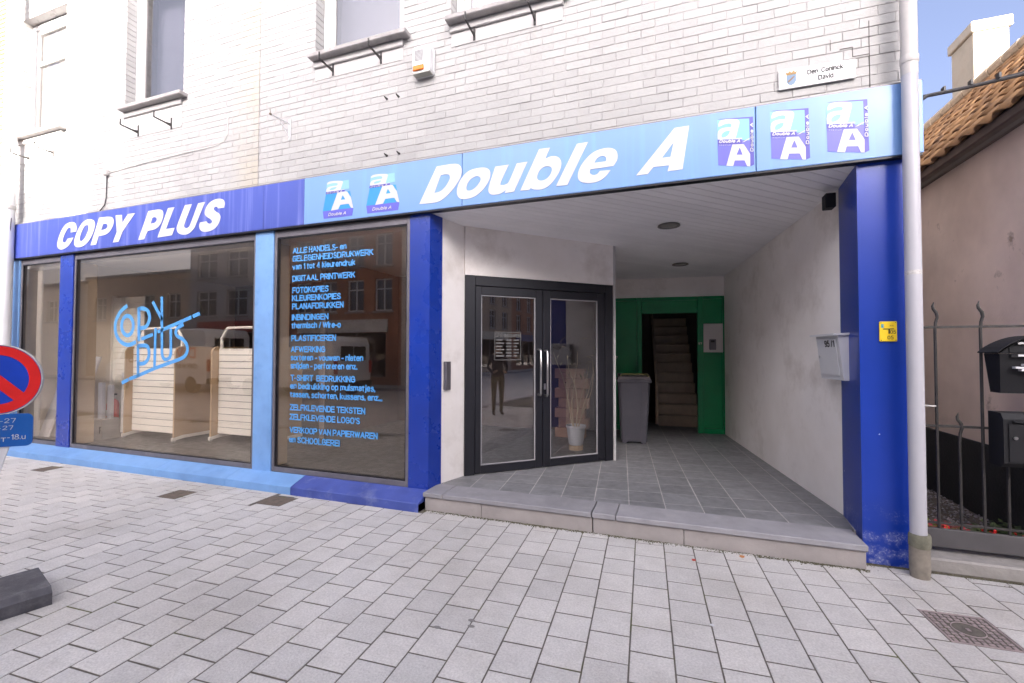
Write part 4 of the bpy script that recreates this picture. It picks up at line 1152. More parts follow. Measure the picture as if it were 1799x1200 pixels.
# alarm siren
t = thing('alarm_siren', 'white alarm siren box with orange flashing lens on the brick wall', 'alarm', (-2.31, WY, 4.27))
x0, x1, z0, z1 = -2.425, -2.205, 4.28, 4.565
b = MB().prism_y([(x0 + .02, z0), (x1 - .02, z0), (x1, z0 + .02), (x1, z1 - .03), (x1 - .03, z1), (x0 + .03, z1), (x0, z1 - .03), (x0, z0 + .02)], WY - 0.02, WY - .003)
b.prism_y([(x0 + .03, z0 + .012), (x1 - .02, z0 + .012), (x1 - .008, z0 + .03), (x1 - .008, z1 - .035), (x1 - .035, z1 - .008), (x0 + .035, z1 - .008), (x0 + .012, z1 - .035), (x0 + .012, z0 + .03)], WY - 0.085, WY - .0205)
sir = b.build('case', PLASTIC_W, t)
for i in range(9):
    MB().box(x0 + .035, x0 + .13, WY - .088, WY - .084, z1 - .05 - i * .0125, z1 - .046 - i * .0125).build('louvre', pm('grey_slot', (0.2, 0.2, 0.2), 0.6), sir)
MB().box(x0 + .02, x0 + .145, WY - .102, WY - .0855, z0 + .03, z0 + .085, .008).build('lens', ORANGE_PL, t)
MB().box(x0 + .015, x1 - .012, WY - .088, WY - .02, z0 + .002, z0 + .011).build('base_grille', pm('grey_grille', (.30, .30, .27), .7), t)

# white flag bracket
t = thing('flag_bracket', 'white painted angled steel bracket on the brick wall between upper windows', 'bracket', (-4.07, WY, 3.91))
MB().box(-4.085, -4.055, WY - .012, WY - .003, 3.91, 4.16, .002).build('wall_plate', PLASTIC_W, t)
MB().tube([(-4.07, WY - .012, 4.10), (-4.07, 3.66, 4.085)], 0.009, 6).build('arm', PLASTIC_W, t)
MB().tube([(-4.07, WY - .012, 3.94), (-4.07, 3.76, 4.088)], 0.006, 6).build('brace', PLASTIC_W, t)
e = MB(); e.lathe([(0.011, 0), (0.011, 0.02)], -4.07, 3.64, 8, 'y', 4.085); e.tube([(-4.07, 3.65, 4.09), (-4.07, 3.65, 4.115), (-4.07, 3.642, 4.128), (-4.07, 3.65, 4.14)], .003, 5)
e.build('end_hook', RUST, t)

for x, z, l in ((-2.77, 4.15, 'left of the upper pair of rusty bolts'), (-2.627, 4.148, 'right of the upper pair of rusty bolts'), (-2.764, 3.548, 'left of the lower pair of rusty bolts'), (-2.613, 3.549, 'right of the lower pair of rusty bolts')):
    m = MB(); m.tube([(x, WY + .002, z), (x - .004, WY - .02, z + .004), (x - .008, WY - .04, z + .012)], [.012, .009, .005], 6)
    m.solo('wall_bolt', IRON, l + ' in the brick above the light blue sign', 'bolt', 'rusty bolts in the white brick')

# street name plate
t = thing('street_plate', 'white street name plate with a crowned crest above the sign', 'street sign', (1.06, WY, 3.53))
MB().prism_y([(.815, 3.535), (1.312, 3.535), (1.312, 3.672), (.815, 3.688)], WY - .022, WY - .006).build('plate', PLASTIC_W, t)
m = MB(); fit_text(m, 'Den  Coninck', 1.005, 1.235, 3.616, 0.036, WY - .0225, 0.15); m.build('name_text', INK, t)
m = MB(); fit_text(m, 'David', 1.075, 1.172, 3.562, 0.036, WY - .0225, 0.15)
m.build('name_text', INK, t)
cr = MB(); cr.prism_y([(.868, 3.635), (.93, 3.637), (.93, 3.585), (.918, 3.565), (.899, 3.556), (.88, 3.565), (.868, 3.585)], WY - .0245, WY - .0222)
sh = cr.build('crest_shield', pm('crest_blue', (.11, .19, .30), .5, .1, 60), t)
MB().prism_y([(.878, 3.578), (.90, 3.595), (.922, 3.618), (.912, 3.622), (.893, 3.606), (.874, 3.59)], WY - .0258, WY - .0247).build('crest_charge', pm('crest_brown', (.14, .07, .03), .5), sh)
MB().prism_y([(.866, 3.637), (.932, 3.639), (.938, 3.668), (.924, 3.652), (.915, 3.67), (.90, 3.654), (.885, 3.668), (.876, 3.652), (.862, 3.664)], WY - .0247, WY - .0224).build('crest_crown', pm('crest_gold', (.26, .14, .02), .5), t)
for x, z in ((.828, 3.548), (1.30, 3.546), (.828, 3.672), (1.30, 3.66)):
    MB().lathe([(.006, -.004), (.006, 0)], x, WY - .0222, 8, 'y', z).build('screw', STEEL, t)

# stretcher plates, junction box and cables on the left
t = thing('junction_box', 'small grey junction box with cable on the sunlit left of the brick wall', 'junction box', (-7.30, WY, 3.93))
MB().box(-7.335, -7.265, WY - .05, WY - .003, 3.925, 4.0, .006).build('case', ZINC, t)
MB().tube([(-7.30, WY - .012, 3.93), (-7.305, WY - .012, 3.62), (-7.33, WY - .014, 3.52), (-7.45, WY - .016, 3.43)], .006, 6).build('cable', CABLE, t)
MB().tube([(-9.45, WY - .02, 3.455), (-8.9, WY - .02, 3.44), (-8.0, WY - .018, 3.43), (-7.30, WY - .016, 3.435), (-5.5, WY - .016, 3.43), (-3.8, WY - .016, 3.432)], .006, 6).solo('facade_cable', CABLE_W, 'pale cable clipped along the top edge of the dark blue sign', 'cable')
MB().tube([(-7.28, WY - .012, 3.96), (-6.4, WY - .012, 4.005), (-5.25, WY - .012, 4.03), (-5.10, WY - .012, 4.06), (-5.04, WY - .012, 4.14), (-5.035, WY - .012, 4.37)], .005, 6).solo('wall_cable', CABLE_W, 'white cable running along the brick and turning up below the window', 'cable')
MB().tube([(-9.33, 3.80, 3.75), (-9.25, 3.77, 3.45), (-9.28, 3.76, 3.0), (-9.40, 3.76, 2.2), (-9.47, 3.77, 1.7)], .006, 6).solo('hanging_cable', CABLE, 'thin black cable hanging in front of the left end of the sign', 'cable')

# downpipes
t = thing('downpipe', 'tall grey plastic rainwater pipe in front of the blue corner pillar', 'downpipe', (1.575, 3.775, 0))
px, py = 1.578, 3.775
MB().lathe([(.046, .27), (.046, 3.42)], px, py, 24).build('pipe', PVC, t, smooth=True)
MB().lathe([(.0475, 3.42), (.0475, 4.7), (.0475, 7.5)], px, py, 24).build('upper_pipe', ZINC, t, smooth=True)
MB().lathe([(.050, 3.50), (.052, 3.505), (.052, 3.545), (.050, 3.55)], px, py, 24).build('collar', ZINC, t, smooth=True)
MB().lathe([(.052, 0.0), (.056, .05), (.055, .22)], px + .004, py, 20).build('iron_shoe', pm('stained_shoe', (.24, .21, .17), .8, .2, 14, .5, 60), t, smooth=True)
MB().lathe([(.056, .20), (.060, .21), (.060, .275), (.055, .29)], px + .006, py, 20).build('shoe_collar', pm('mossy_concrete', (.17, .165, .12), .9, .3, 18, .8, 60), t, smooth=True)
br = MB(); br.lathe([(.0464, 2.035), (.0467, 2.04), (.0467, 2.06), (.0464, 2.065)], px, py, 24); br.build('torn_tape', pm('torn_tape', (.5, .48, .46), .6, .3, 60), t)
t = thing('left_downpipe', 'white rainwater pipe at the left end of the shopfront', 'downpipe', (-9.36, 3.79, 0))
MB().lathe([(.075, 0.0), (.075, 7.5)], -9.33, 3.765, 20).build('pipe', PLASTIC_W, t, smooth=True)
for z in (3.62, 5.72):
    MB().lathe([(.082, z), (.085, z + .01), (.085, z + .05), (.082, z + .06)], -9.33, 3.765, 20).build('clamp', ZINC, t, smooth=True)

# yellow hydrant plate on the pillar
t = thing('hydrant_plate', 'small yellow hydrant marker plate on the blue corner pillar', 'sign', (1.475, 3.9, 1.58))
MB().box(1.424, 1.527, 3.888, 3.899, 1.585, 1.728, .004).build('plate', YELLOW, t)
m = MB(); m.box(1.445, 1.508, 3.886, 3.888, 1.671, 1.677); m.box(1.476, 1.484, 3.886, 3.888, 1.640, 1.671)
fit_text(m, '05', 1.486, 1.519, 1.640, .026, 3.888, 0.11); fit_text(m, '05', 1.470, 1.504, 1.600, .026, 3.888, 0.11); fit_text(m, '5m', 1.484, 1.506, 1.693, .008, 3.888, 0.11)
for x, z in ((1.433, 1.594), (1.518, 1.594), (1.433, 1.719), (1.518, 1.719)): m.lathe([(.003, -.003), (.003, 0)], x, 3.888, 6, 'y', z)
m.build('marking', INK, t)
MB().box(1.434, 1.450, 3.8865, 3.888, 1.683, 1.710).build('number_field', pm('teal_field', (.02, .30, .34), .5), t)
m = MB(); fit_text(m, '1', 1.439, 1.446, 1.686, .021, 3.886, 0.11); m.build('number', P_WHITE, t)

# white letterbox on the porch wall
WA = Vector((1.334, 4.503)); WB = Vector((0.867, 8.068)); WD = (WB - WA).normalized()
LM = Matrix(((WD.x, WD.y, 0, WA.x), (WD.y, -WD.x, 0, WA.y), (0, 0, 1, 0), (0, 0, 0, 1)))   # x along wall away from street, y into the wall
t = thing('white_letterbox', 'white metal letterbox numbered 95/1 on the porch wall', 'letterbox', (1.3, 4.5, 1.28))
s0, s1 = -0.33, 0.045
bx = MB(LM); 
v = [(s0, 0, 1.285), (s1, 0, 1.285), (s1, 0, 1.645), (s0, 0, 1.645), (s0, -.085, 1.285), (s1, -.085, 1.285), (s1, -.125, 1.645), (s0, -.125, 1.645)]
bx.add(v, [(0, 1, 2, 3), (7, 6, 5, 4), (0, 3, 7, 4), (1, 5, 6, 2), (0, 4, 5, 1), (3, 2, 6, 7)])
lb = bx.build('case', PLASTIC_W, t)
lid = MB(LM); v = [(s0 - .02, 0, 1.648), (s1 + .02, 0, 1.648), (s1 + .02, -.165, 1.640), (s0 - .02, -.165, 1.640)]
lid.add(v + [(x, y, z + .016) for x, y, z in v], [(3, 2, 1, 0), (4, 5, 6, 7), (0, 1, 5, 4), (1, 2, 6, 5), (2, 3, 7, 6), (3, 0, 4, 7)]); lid.build('lid', PLASTIC_W, t)
dr = MB(LM); v = [(s0 + .03, -.0955, 1.325), (s1 - .03, -.0955, 1.325), (s1 - .03, -.1265, 1.615), (s0 + .03, -.1265, 1.615)]
dr.add(v + [(x, y - .006, z) for x, y, z in v], [(0, 1, 2, 3), (7, 6, 5, 4), (0, 4, 5, 1), (1, 5, 6, 2), (2, 6, 7, 3), (3, 7, 4, 0)]); dro = dr.build('door', PLASTIC_W, t)
m = MB(LM); fit_text(m, '95 /1', 0, .16, 0, .055, 0.0, .16, .001, fx=lambda x, y, z: (s0 + 0.205 - x, -.1275 - (z + 1.55 - 1.325) * .0 - .0015 + y - .001 * 0 - (z) * .107, 1.55 + z)); m.build('number', INK, t)
MB(LM).lathe([(.009, 0), (.009, .008)], s1 - .045, -.118, 10, 'y', 1.47).build('lock', STEEL, t)

# key box on the left pillar, dark sensor at the right pillar top, lamps
MB().box(-2.185, -2.150, 4.10, 4.20, 1.11, 1.405, .004).solo('key_box', ALU, 'narrow grey metal box on the white wall beside the blue pillar', 'box')
MB().box(1.225, 1.30, 4.30, 4.40, 2.70, 2.82, .006).solo('sensor_box', BLACK_METAL, 'black box under the porch ceiling beside the corner pillar', 'box')
for x, y, l in ((0.007, 5.0, 'round recessed lamp nearer the street in the porch ceiling'), (0.163, 6.95, 'round recessed lamp further back in the porch ceiling')):
    t = thing('ceiling_lamp', l, 'lamp', (x, y, CZ(y)), 'porch ceiling lamps')
    z = CZ(y)
    MB().lathe([(.095, -.001), (.112, -.004), (.115, -.016), (.100, -.020), (.090, -.010), (.088, -.003)], x, y, 28, 'z', z).build('ring', pm('lamp_ring', (.16, .15, .14), .5), t, smooth=True)
    MB().lathe([(.0, -.012), (.05, -.013), (.087, -.008), (.087, -.002)], x, y, 24, 'z', z).build('lens', pm('lamp_lens', (.20, .19, .17), .3), t, smooth=True)
# intercom
t = thing('intercom_panel', 'pale square intercom panel on the green entrance frame', 'intercom', (0.7, 8.1, 1.5))
MB(GM).box(-0.331, -0.034, -.045, -.021, 1.511, 1.986, .004).build('plate', pm('intercom_plate', (.62, .58, .56), .5, .03), t)
MB(GM).box(-0.246, -0.141, -.062, -.0455, 1.551, 1.728, .008).build('door_station', ALU, t)
MB(GM).box(-0.225, -0.165, -.065, -.0622, 1.675, 1.71).build('camera_window', INK, t)
m = MB(GM); fit_text(m, '97', -0.412, -0.352, 1.64, .035, -.021, 0.2); m.solo('house_number', P_WHITE, 'small white 97 on the right post of the green entrance', 'number', 'house number digits')
m = MB(GM); fit_text(m, '97', -1.80, -1.72, 1.395, .045, -.021, 0.2); m.solo('house_number', P_WHITE, 'small white 97 on the left green panel above the bin', 'number', 'house number digits')

# wheelie bin
BM = frame_matrix((-0.70, 6.72, 0.168), (0.99, 0.14))
t = thing('wheelie_bin', 'dark grey wheelie bin in the porch passage', 'bin', (-0.5, 6.9, 0.168))
w, d, h = 0.445, 0.50, 0.90
def taper(z): k = 0.80 + 0.20 * z / h; return k
bm_ = MB(BM); prof = []
for z in (0.03, 0.9):
    k = taper(z); cx = w / 2; cy = d / 2
    for (x, y) in ((.03, 0), (w - .03, 0), (w, .03), (w, d), (0, d), (0, .03)):
        prof.append((cx + (x - cx) * k, cy + (y - cy) * k, z))
fs = [(5, 4, 3, 2, 1, 0), (6, 7, 8, 9, 10, 11)] + [(i, (i + 1) % 6, 6 + (i + 1) % 6, 6 + i) for i in range(6)]
bm_.add(prof, fs)
bm_.box(.06, .12, .05, .4, 0.0, .031); bm_.box(w - .12, w - .06, .05, .4, 0.0, .031)
bo = bm_.build('body', BIN, t)
for x0, x1 in ((.055, .075), (w - .105, w - .085)):
    a = MB(BM); k0, k1 = taper(.08), taper(.86)
    v = []
    for z, k in ((.08, k0), (.86, k1)):
        for x in (x0, x1):
            v.append((w / 2 + (x - w / 2) * k, d / 2 + (0 - d / 2) * k, z))
    v2 = [(x, y - .008, z) for x, y, z in v]
    a.add(v + v2, [(4, 5, 7, 6), (0, 2, 6, 4), (1, 5, 7, 3), (0, 4, 5, 1), (2, 3, 7, 6)]); a.build('rib', BIN, bo)
MB(BM).box(-.02, w + .02, -.02, d + .02, .895, .945, .01).build('rim', BIN, t)
ld = MB(BM); ld.prism_x([(-.015, .946), (.0, .985), (.10, 1.0), (.40, 1.015), (d + .02, .99), (d + .02, .946)], .0, w); ld.build('lid', pm('bin_lid', (.10, .085, .095), .55, .1, 6), t)
MB(BM).tube([(.03, .02, .99), (.05, -.012, 1.02), (w - .05, -.012, 1.02), (w - .03, .02, .99)], .014, 8).build('lid_handle', pm('olive_handle', (.12, .11, .03), .6), t)
for x in (.04, w - .09):
    MB(BM).lathe([(.09, 0), (.09, .05)], x, d - .03, 18, 'x', .09).build('wheel', BLACK_METAL, t)

# ------------------------------------------------------------------ things seen inside the shop
def gondola(x0, x1, y, label, rows_=13):
    t = thing('display_gondola', label, 'shelf unit', ((x0 + x1) / 2, y, .165), 'wheeled display gondolas in the shop')
    for x in (x0, x1 - .03):
        MB().prism_x([(y, .24), (y, 1.50), (y + .03, 1.56), (y + .08, 1.58), (y + .60, 1.58), (y + .60, .24)], x, x + .03).build('end_panel', BEECH, t)
        MB().prism_x([(y - .02, .19), (y - .02, .235), (y + .12, .262), (y + .62, .262), (y + .62, .215), (y + .15, .215)], x - .003, x + .033).build('foot', CREAM, t)
        for yy in (y + .01, y + .58):
            cst = MB().lathe([(.024, -.01), (.024, .01)], x + .015, yy, 12, 'x', .190); cst.box(x + .003, x + .027, yy - .012, yy + .012, .19, .214); cst.build('caster', STEEL, t)
    ys = y + .10
    for i in range(rows_):
        MB().box(x0 + .032, x1 - .032, ys, ys + .018, .275 + i * .0985, .275 + i * .0985 + .0905, .003).build('slat', CREAM, t)
    MB().box(x0 + .032, x1 - .032, ys + .019, ys + .04, .275, 1.55).build('backing', INK, t)
    MB().tube([(x0 + .05, ys + .03, 1.5), (x0 + .05, ys + .03, 1.70), (x0 + .17, ys + .03, 1.86), (x1 - .17, ys + .03, 1.86), (x1 - .05, ys + .03, 1.70), (x1 - .05, ys + .03, 1.5)], .022, 8).build('hoop', CREAM, t)
gondola(-7.98, -6.84, 4.56, 'cream slatted display gondola on casters behind the copy plus logo')
gondola(-6.44, -5.30, 4.80, 'cream slatted display gondola on casters beside the light blue pilaster')
t = thing('fire_extinguisher', 'red fire extinguisher on the shop floor beside the display gondola', 'extinguisher', (-8.90, 4.93, .165))
MB().lathe([(.075, .16), (.085, .18), (.085, .60), (.07, .66), (.03, .70)], -8.90, 4.93, 20).build('cylinder', RED, t, smooth=True)
MB().lathe([(.09, .165), (.09, .24), (.086, .245)], -8.90, 4.93, 20).build('base', INK, t, smooth=True)
m = MB(); m.lathe([(.02, .70), (.02, .76)], -8.90, 4.93, 10); m.box(-8.95, -8.83, 4.91, 4.95, .76, .79); m.build('valve', IRON, t)
MB().box(-8.95, -8.85, 4.838, 4.844, .42, .52).build('label', PLASTIC_W, t)
t = thing('leaning_panels', 'grey sheet panels leaning behind the small left shop window', 'panels', (-9.3, 4.35, .165))
for i, (x, y, h_) in enumerate(((-9.42, 4.22, 1.2), (-9.25, 4.28, 1.22), (-9.1, 4.36, 1.25))):
    a = MB(); v = [(x, y, .165), (x + .28, y - .02, .165), (x + .38, y + .28, .165 + h_), (x + .10, y + .30, .165 + h_)]
    a.add(v + [(p[0] + .01, p[1] + .02, p[2]) for p in v], [(0, 1, 2, 3), (7, 6, 5, 4), (0, 4, 5, 1), (1, 5, 6, 2), (2, 6, 7, 3), (3, 7, 4, 0)]); a.build('panel', pm('grey_panel', (.42, .42, .44), .5, .05), t)
t = thing('wall_shelving', 'cream slatted wall shelving behind the small left shop window', 'shelving', (-9.0, 5.2, .165))
for i in range(22):
    MB().box(-9.42, -8.6, 5.20, 5.22, .30 + i * .0985, .30 + i * .0985 + .093).build('slat', CREAM, t)
MB().box(-9.44, -9.42, 5.17, 5.24, .165, 2.5).build('upright', CREAM, t)
t = thing('cardboard_box', 'grey box with foil-wrapped boards standing in it behind the shop glass', 'box', (-8.15, 4.45, .165))
MB().box(-8.33, -8.08, 4.34, 4.58, .166, .47, .004).build('box', pm('grey_card', (.28, .28, .28), .7), t)
m = MB(); m.box(-8.30, -8.20, 4.40, 4.44, .47, 1.02); m.box(-8.19, -8.10, 4.46, 4.50, .47, .98); m.build('boards', pm('foil', (.55, .56, .6), .4, .1, 6), t)
m = MB(); fit_text(m, 'F', -8.14, -8.10, .26, .1, 4.3395, .2); m.build('letter', INK, t)
MB().lathe([(.045, .166), (.045, 1.15)], -8.55, 4.9, 14).solo('paper_roll', PLASTIC_W, 'white paper roll standing upright beside the fire extinguisher', 'roll', smooth=True)

# potted plant behind the right-hand door
t = thing('potted_plant', 'bare-stemmed plant in a white pot behind the glass door', 'plant', (-1.22, 6.15, .165))
MB().lathe([(.085, .23), (.10, .25), (.128, .47), (.138, .475), (.138, .50), (.126, .50), (.12, .44)], -1.22, 6.15, 24).build('pot', PLASTIC_W, t, smooth=True)
MB().lathe([(.10, .166), (.10, .229)], -1.22, 6.15, 12).build('stand', BEECH, t)
MB().lathe([(.115, .45), (.02, .46)], -1.22, 6.15, 12).build('soil', EARTH, t)
random.seed(5)
for i in range(6):
    a = random.uniform(0, 6.28); pts = [(-1.22 + .03 * math.cos(a), 6.15 + .03 * math.sin(a), .45)]
    for k in range(6):
        p = pts[-1]; a += random.uniform(-.6, .6); s = .035 + .012 * k
        pts.append((p[0] + s * math.cos(a), p[1] + s * math.sin(a), p[2] + random.uniform(.10, .22)))
    MB().tube(pts, [.009, .008, .007, .006, .005, .004, .002], 5).build('stem', pm('dry_stem', (.46, .36, .22), .7, .2, 20), t)
lv = MB()
for i in range(60):
    x, y, z = -1.22 + random.gauss(0, .16), 6.15 + random.gauss(0, .14), random.uniform(1.0, 1.75)
    a, b2 = random.uniform(0, 6.28), random.uniform(-.6, .6); l = random.uniform(.06, .14); wd = .012
    dx, dy, dz = math.cos(a) * l, math.sin(a) * l, b2 * l - .03
    lv.add([(x, y, z), (x + dx / 2 - dy * .1, y + dy / 2 + dx * .1, z + dz / 2 + .012), (x + dx, y + dy, z + dz), (x + dx / 2 + dy * .1, y + dy / 2 - dx * .1, z + dz / 2 + .01)], [(0, 1, 2, 3)])
tag(lv.build('foliage', pm('dry_leaf', (.22, .17, .08), .7, .2, 20), t), kind='stuff')

# ------------------------------------------------------------------ neighbour on the right
nb = thing('neighbour_house', 'low pink rendered house with orange pantile roof on the right', 'house', (3.2, 6.5, 0))
MB().box(2.52, 2.75, 3.95, 14, -0.1, 3.30).build('wall', PINK_WALL, nb)
MB().box(2.495, 2.519, 3.95, 14, -0.1, 0.74, .004).build('plinth', BLACK_TAR, nb)
MB().box(2.76, 4.75, 3.95, 4.2, 0, 3.28).build('front_wall', PINK_WALL, nb)
EX, EZ, RX, RZ = 2.36, 3.33, 3.62, 4.80
SL = Vector((RX - EX, 0, RZ - EZ)); SLn = SL.normalized(); NRM = Vector((-SLn.z, 0, SLn.x))
deck = MB(); deck.prism_y([(EX, EZ - .05), (RX, RZ - .05), (2 * RX - EX, EZ - .05), (2 * RX - EX - .1, EZ - .12), (RX, RZ - .14), (EX + .1, EZ - .12)], 3.85, 14)
deck.build('roof_deck', DARKWOOD, nb)
MB().box(EX + .0, EX + .025, 3.85, 14, EZ - .105, EZ - .04).build('eaves_board', pm('old_eaves_board', (.12, .085, .07), .8, .2, 5), nb)
MB().box(EX + .026, 2.53, 3.85, 14, EZ - .103, EZ - .085).build('soffit', pm('soffit_wood', (.14, .11, .09), .8, .2, 5), nb)
PANT = pm('pantile', (0.36, 0.21, 0.105), 0.9, 0.25, 6, 0.7, 40, rnd=('object', (0.62, 0.58, 0.56), (1.25, 1.2, 1.1)), dirt=((0.13, 0.09, 0.075), 7.0, 0.52, 0.68, 0.75))
tw, tlen, expo = 0.205, 0.26, 0.195
tv = []; tf = []
NS = 7
for i in range(NS + 1):
    u = i / NS
    zo = 0.022 * math.cos(2 * math.pi * (u - .25)) + .004
    for s_ in (0, 1):
        for th_ in (0, -.012):
            tv.append((u * tw * 1.08, s_ * tlen, zo + th_ + (0.018 if s_ == 0 else 0)))
for i in range(NS):
    a = i * 4; b_i = a + 4
    tf += [(a, b_i, b_i + 2, a + 2), (a + 1, a + 3, b_i + 3, b_i + 1), (a, a + 1, b_i + 1, b_i), (a + 2, b_i + 2, b_i + 3, a + 3)]
tf += [(0, 2, 3, 1), (NS * 4, NS * 4 + 1, NS * 4 + 3, NS * 4 + 2)]
tile_me = bpy.data.meshes.new('roof_tile'); tile_me.from_pydata(tv, [], tf); tile_me.update()
for p in tile_me.polygons: p.use_smooth = True
nrow = int(SL.length / expo) + 1
ts = []
for r_ in range(nrow):
    for c_ in range(0, 30):
        y = 9.9 - c_ * tw
        base = Vector((EX, y, EZ)) + SLn * (r_ * expo - 0.05) + NRM * (-0.01)
        ts.append((base, r_))
for base, r_ in ts[:300]:
    o = link('roof_tile', tile_me, PANT, nb)
    # local x -> -Y (across), local y -> up slope, local z -> normal
    X_, Y_, Z_ = Vector((0, -1, 0)), SLn, Vector((0, -1, 0)).cross(SLn)
    if Z_.z < 0: X_ = Vector((0, 1, 0)); Z_ = X_.cross(SLn)
    jit = Vector((0, random.uniform(-.006, .006), random.uniform(-.004, .004)))
    p = base + jit - OFF[nb.name]
    o.matrix_local = Matrix(((X_.x, Y_.x, Z_.x, p.x), (X_.y, Y_.y, Z_.y, p.y), (X_.z, Y_.z, Z_.z, p.z), (0, 0, 0, 1))) @ Matrix.Rotation(random.uniform(-.02, .02), 4, 'Z') @ Matrix.Rotation(random.uniform(-.012, .02), 4, 'X')
rg = MB()
for i in range(26):
    y = 3.85 + i * .24
    rg.tube([(RX, y, RZ + .02), (RX, y + .235, RZ + .028)], [.085, .075], 10)
rg.build('ridge_mortar', pm('ridge_mortar', (.55, .44, .32), .9, .2, 12, .6, 40), nb)
ch = MB(); ch.box(3.60, 3.94, 7.06, 7.52, 4.3, 5.50, .006); ch.box(3.57, 3.97, 7.03, 7.55, 5.50, 5.63, .01)
cho = ch.build('chimney', pm('chimney_render', (.48, .43, .36), .9, .12, 5, 1.0, 25, dirt=((.35, .28, .22), 5, .5, .7, .5)), nb)

# iron fence, kerb, bed
fence = thing('iron_fence', 'black wrought iron fence with wavy spear tips beside the grey downpipe', 'fence', (2.2, 4.05, 0))
FY = 4.05
def spear(x, z0, z1, tall):
    pts = [(x, FY, z0)]; rr = [.0095]
    pts += [(x, FY, z1 - .20), (x + .004, FY, z1 - .15), (x + .014, FY, z1 - .11), (x + .010, FY, z1 - .08), (x - .008, FY, z1 - .05), (x - .012, FY, z1 - .03), (x - .004, FY, z1)]
    rr += [.0095, .0095, .010, .011, .010, .008, .002]
    MB().tube(pts, rr, 8).build('bar', IRON, fence, smooth=True)
for i, (x, tall) in enumerate(((1.812, 1), (1.938, 0), (2.066, 1), (2.197, 0), (2.325, 1), (2.45, 0))):
    spear(x, 0.21, 1.872 if tall else 1.082, tall)
for z, y in ((1.69, FY), (.982, FY), (.292, FY)):
    MB().box(1.665, 2.494, y - .006, y + .006, z - .008, z + .008, .002).build('rail', IRON, fence)
MB().box(1.665, 2.494, FY - .015, FY + .015, .125, .255, .004).build('base_plate', pm('grey_iron_plate', (.075, .07, .072), .6, .1, 8), fence)
m = MB(); m.box(1.675, 1.715, FY - .005, FY + .04, 1.0, 1.20, .004); m.build('lock_case', BLACK_METAL, fence)
MB().tube([(1.69, FY - .01, 1.13), (1.69, FY - .04, 1.13), (1.79, FY - .04, 1.125)], .006, 8).build('gate_handle', ZINC, fence)
MB().box(1.665, 2.494, 3.92, 4.20, -.02, .085, .012).solo('fence_kerb', pm('old_concrete', (.30, .28, .26), .9, .18, 7, .8, 50, dirt=((.10, .10, .06), 6, .58, .75, .6)), 'worn concrete kerb under the iron fence', 'kerb')
# gravel bed
gb = tag(MB().box(1.61, 2.494, 4.2, 9.5, -.05, .115).build('garden_bed', EARTH), kind='structure')
grv = MB(); random.seed(9)
for i in range(3200):
    x, y = random.uniform(1.63, 2.49), 4.2 + 3.2 * random.random() ** 1.4
    r_ = random.uniform(.007, .017); z = .115 + random.uniform(-.004, .010)
    a = random.uniform(0, 6.28)
    pts = [(x + r_ * math.cos(a + k * 2.1) * random.uniform(.7, 1.2), y + r_ * math.sin(a + k * 2.1) * random.uniform(.7, 1.2), z) for k in range(3)]
    grv.add(pts + [(x, y, z + r_ * .8)], [(0, 1, 3), (1, 2, 3), (2, 0, 3)])
tag(grv.build('gravel', pm('slate_chips', (.26, .24, .26), .8, .15, 8, rnd=('island', (.35, .35, .36), (1.5, 1.45, 1.4)))), 'grey gravel covering the bed behind the fence', 'gravel', kind='stuff')


def leafy(mb, n, cx, cy, z0, rx, ry, h, l0, l1):
    for i in range(n):
        x, y, z = cx + random.gauss(0, rx), cy + random.gauss(0, ry), z0 + abs(random.gauss(0, h))
        a = random.uniform(0, 6.28); l = random.uniform(l0, l1); t_ = random.uniform(-.3, .7)
        dx, dy, dz = math.cos(a) * l, math.sin(a) * l, t_ * l
        mb.add([(x, y, z), (x + dx * .5 - dy * .32, y + dy * .5 + dx * .32, z + dz * .6), (x + dx, y + dy, z + dz), (x + dx * .5 + dy * .32, y + dy * .5 - dx * .32, z + dz * .6)], [(0, 1, 2, 3)])


LEAF_G = pm('yellow_green_leaf', (.16, .20, .03), .6, .3, 30, rnd=('island', (.5, .55, .4), (1.4, 1.25, 1.1)))
LEAF_D = pm('dark_leaf', (.06, .09, .03), .6, .3, 30, rnd=('island', (.6, .6, .6), (1.4, 1.3, 1.2)))
LEAF_R = pm('red_leaf', (.32, .05, .06), .6, .3, 30, rnd=('island', (.6, .6, .6), (1.4, 1.3, 1.2)))
for (cx, cy, ma, lab, n, rx) in ((1.80, 4.32, LEAF_G, 'yellow-green low plant just right of the downpipe behind the fence', 260, .09), (2.00, 4.36, LEAF_R, 'reddish low plant behind the middle fence bars', 150, .07), (2.25, 4.34, LEAF_D, 'green low plant with red berries under the letterboxes', 260, .09), (2.42, 4.5, LEAF_D, 'dark green plant at the foot of the tarred plinth', 160, .05)):
    t = thing('ground_plant', lab, 'plant', (cx, cy, .11), 'low plants in the bed behind the fence')
    m = MB(); leafy(m, n, cx, cy, .118, rx, .06, .035, .03, .06); m.build('leaves', ma, t)
    if 'berries' in lab or 'reddish' in lab:
        for k in range(8):
            bx_, by_ = cx + random.gauss(0, rx), cy - .04 + random.gauss(0, .04)
            MB().lathe([(.002, -.011), (.009, -.006), (.011, 0), (.009, .006), (.002, .011)], bx_, by_, 8, 'z', .175 + random.uniform(0, .03)).build('berry', RED, t, smooth=True)
m = MB(); m.prism([(1.66, 4.55), (1.80, 4.52), (1.83, 4.66), (1.75, 4.75), (1.64, 4.70)], .14, .143); m.solo('fallen_leaf', LEAF_G, 'large pale yellow-green leaf lying on the gravel', 'leaf')

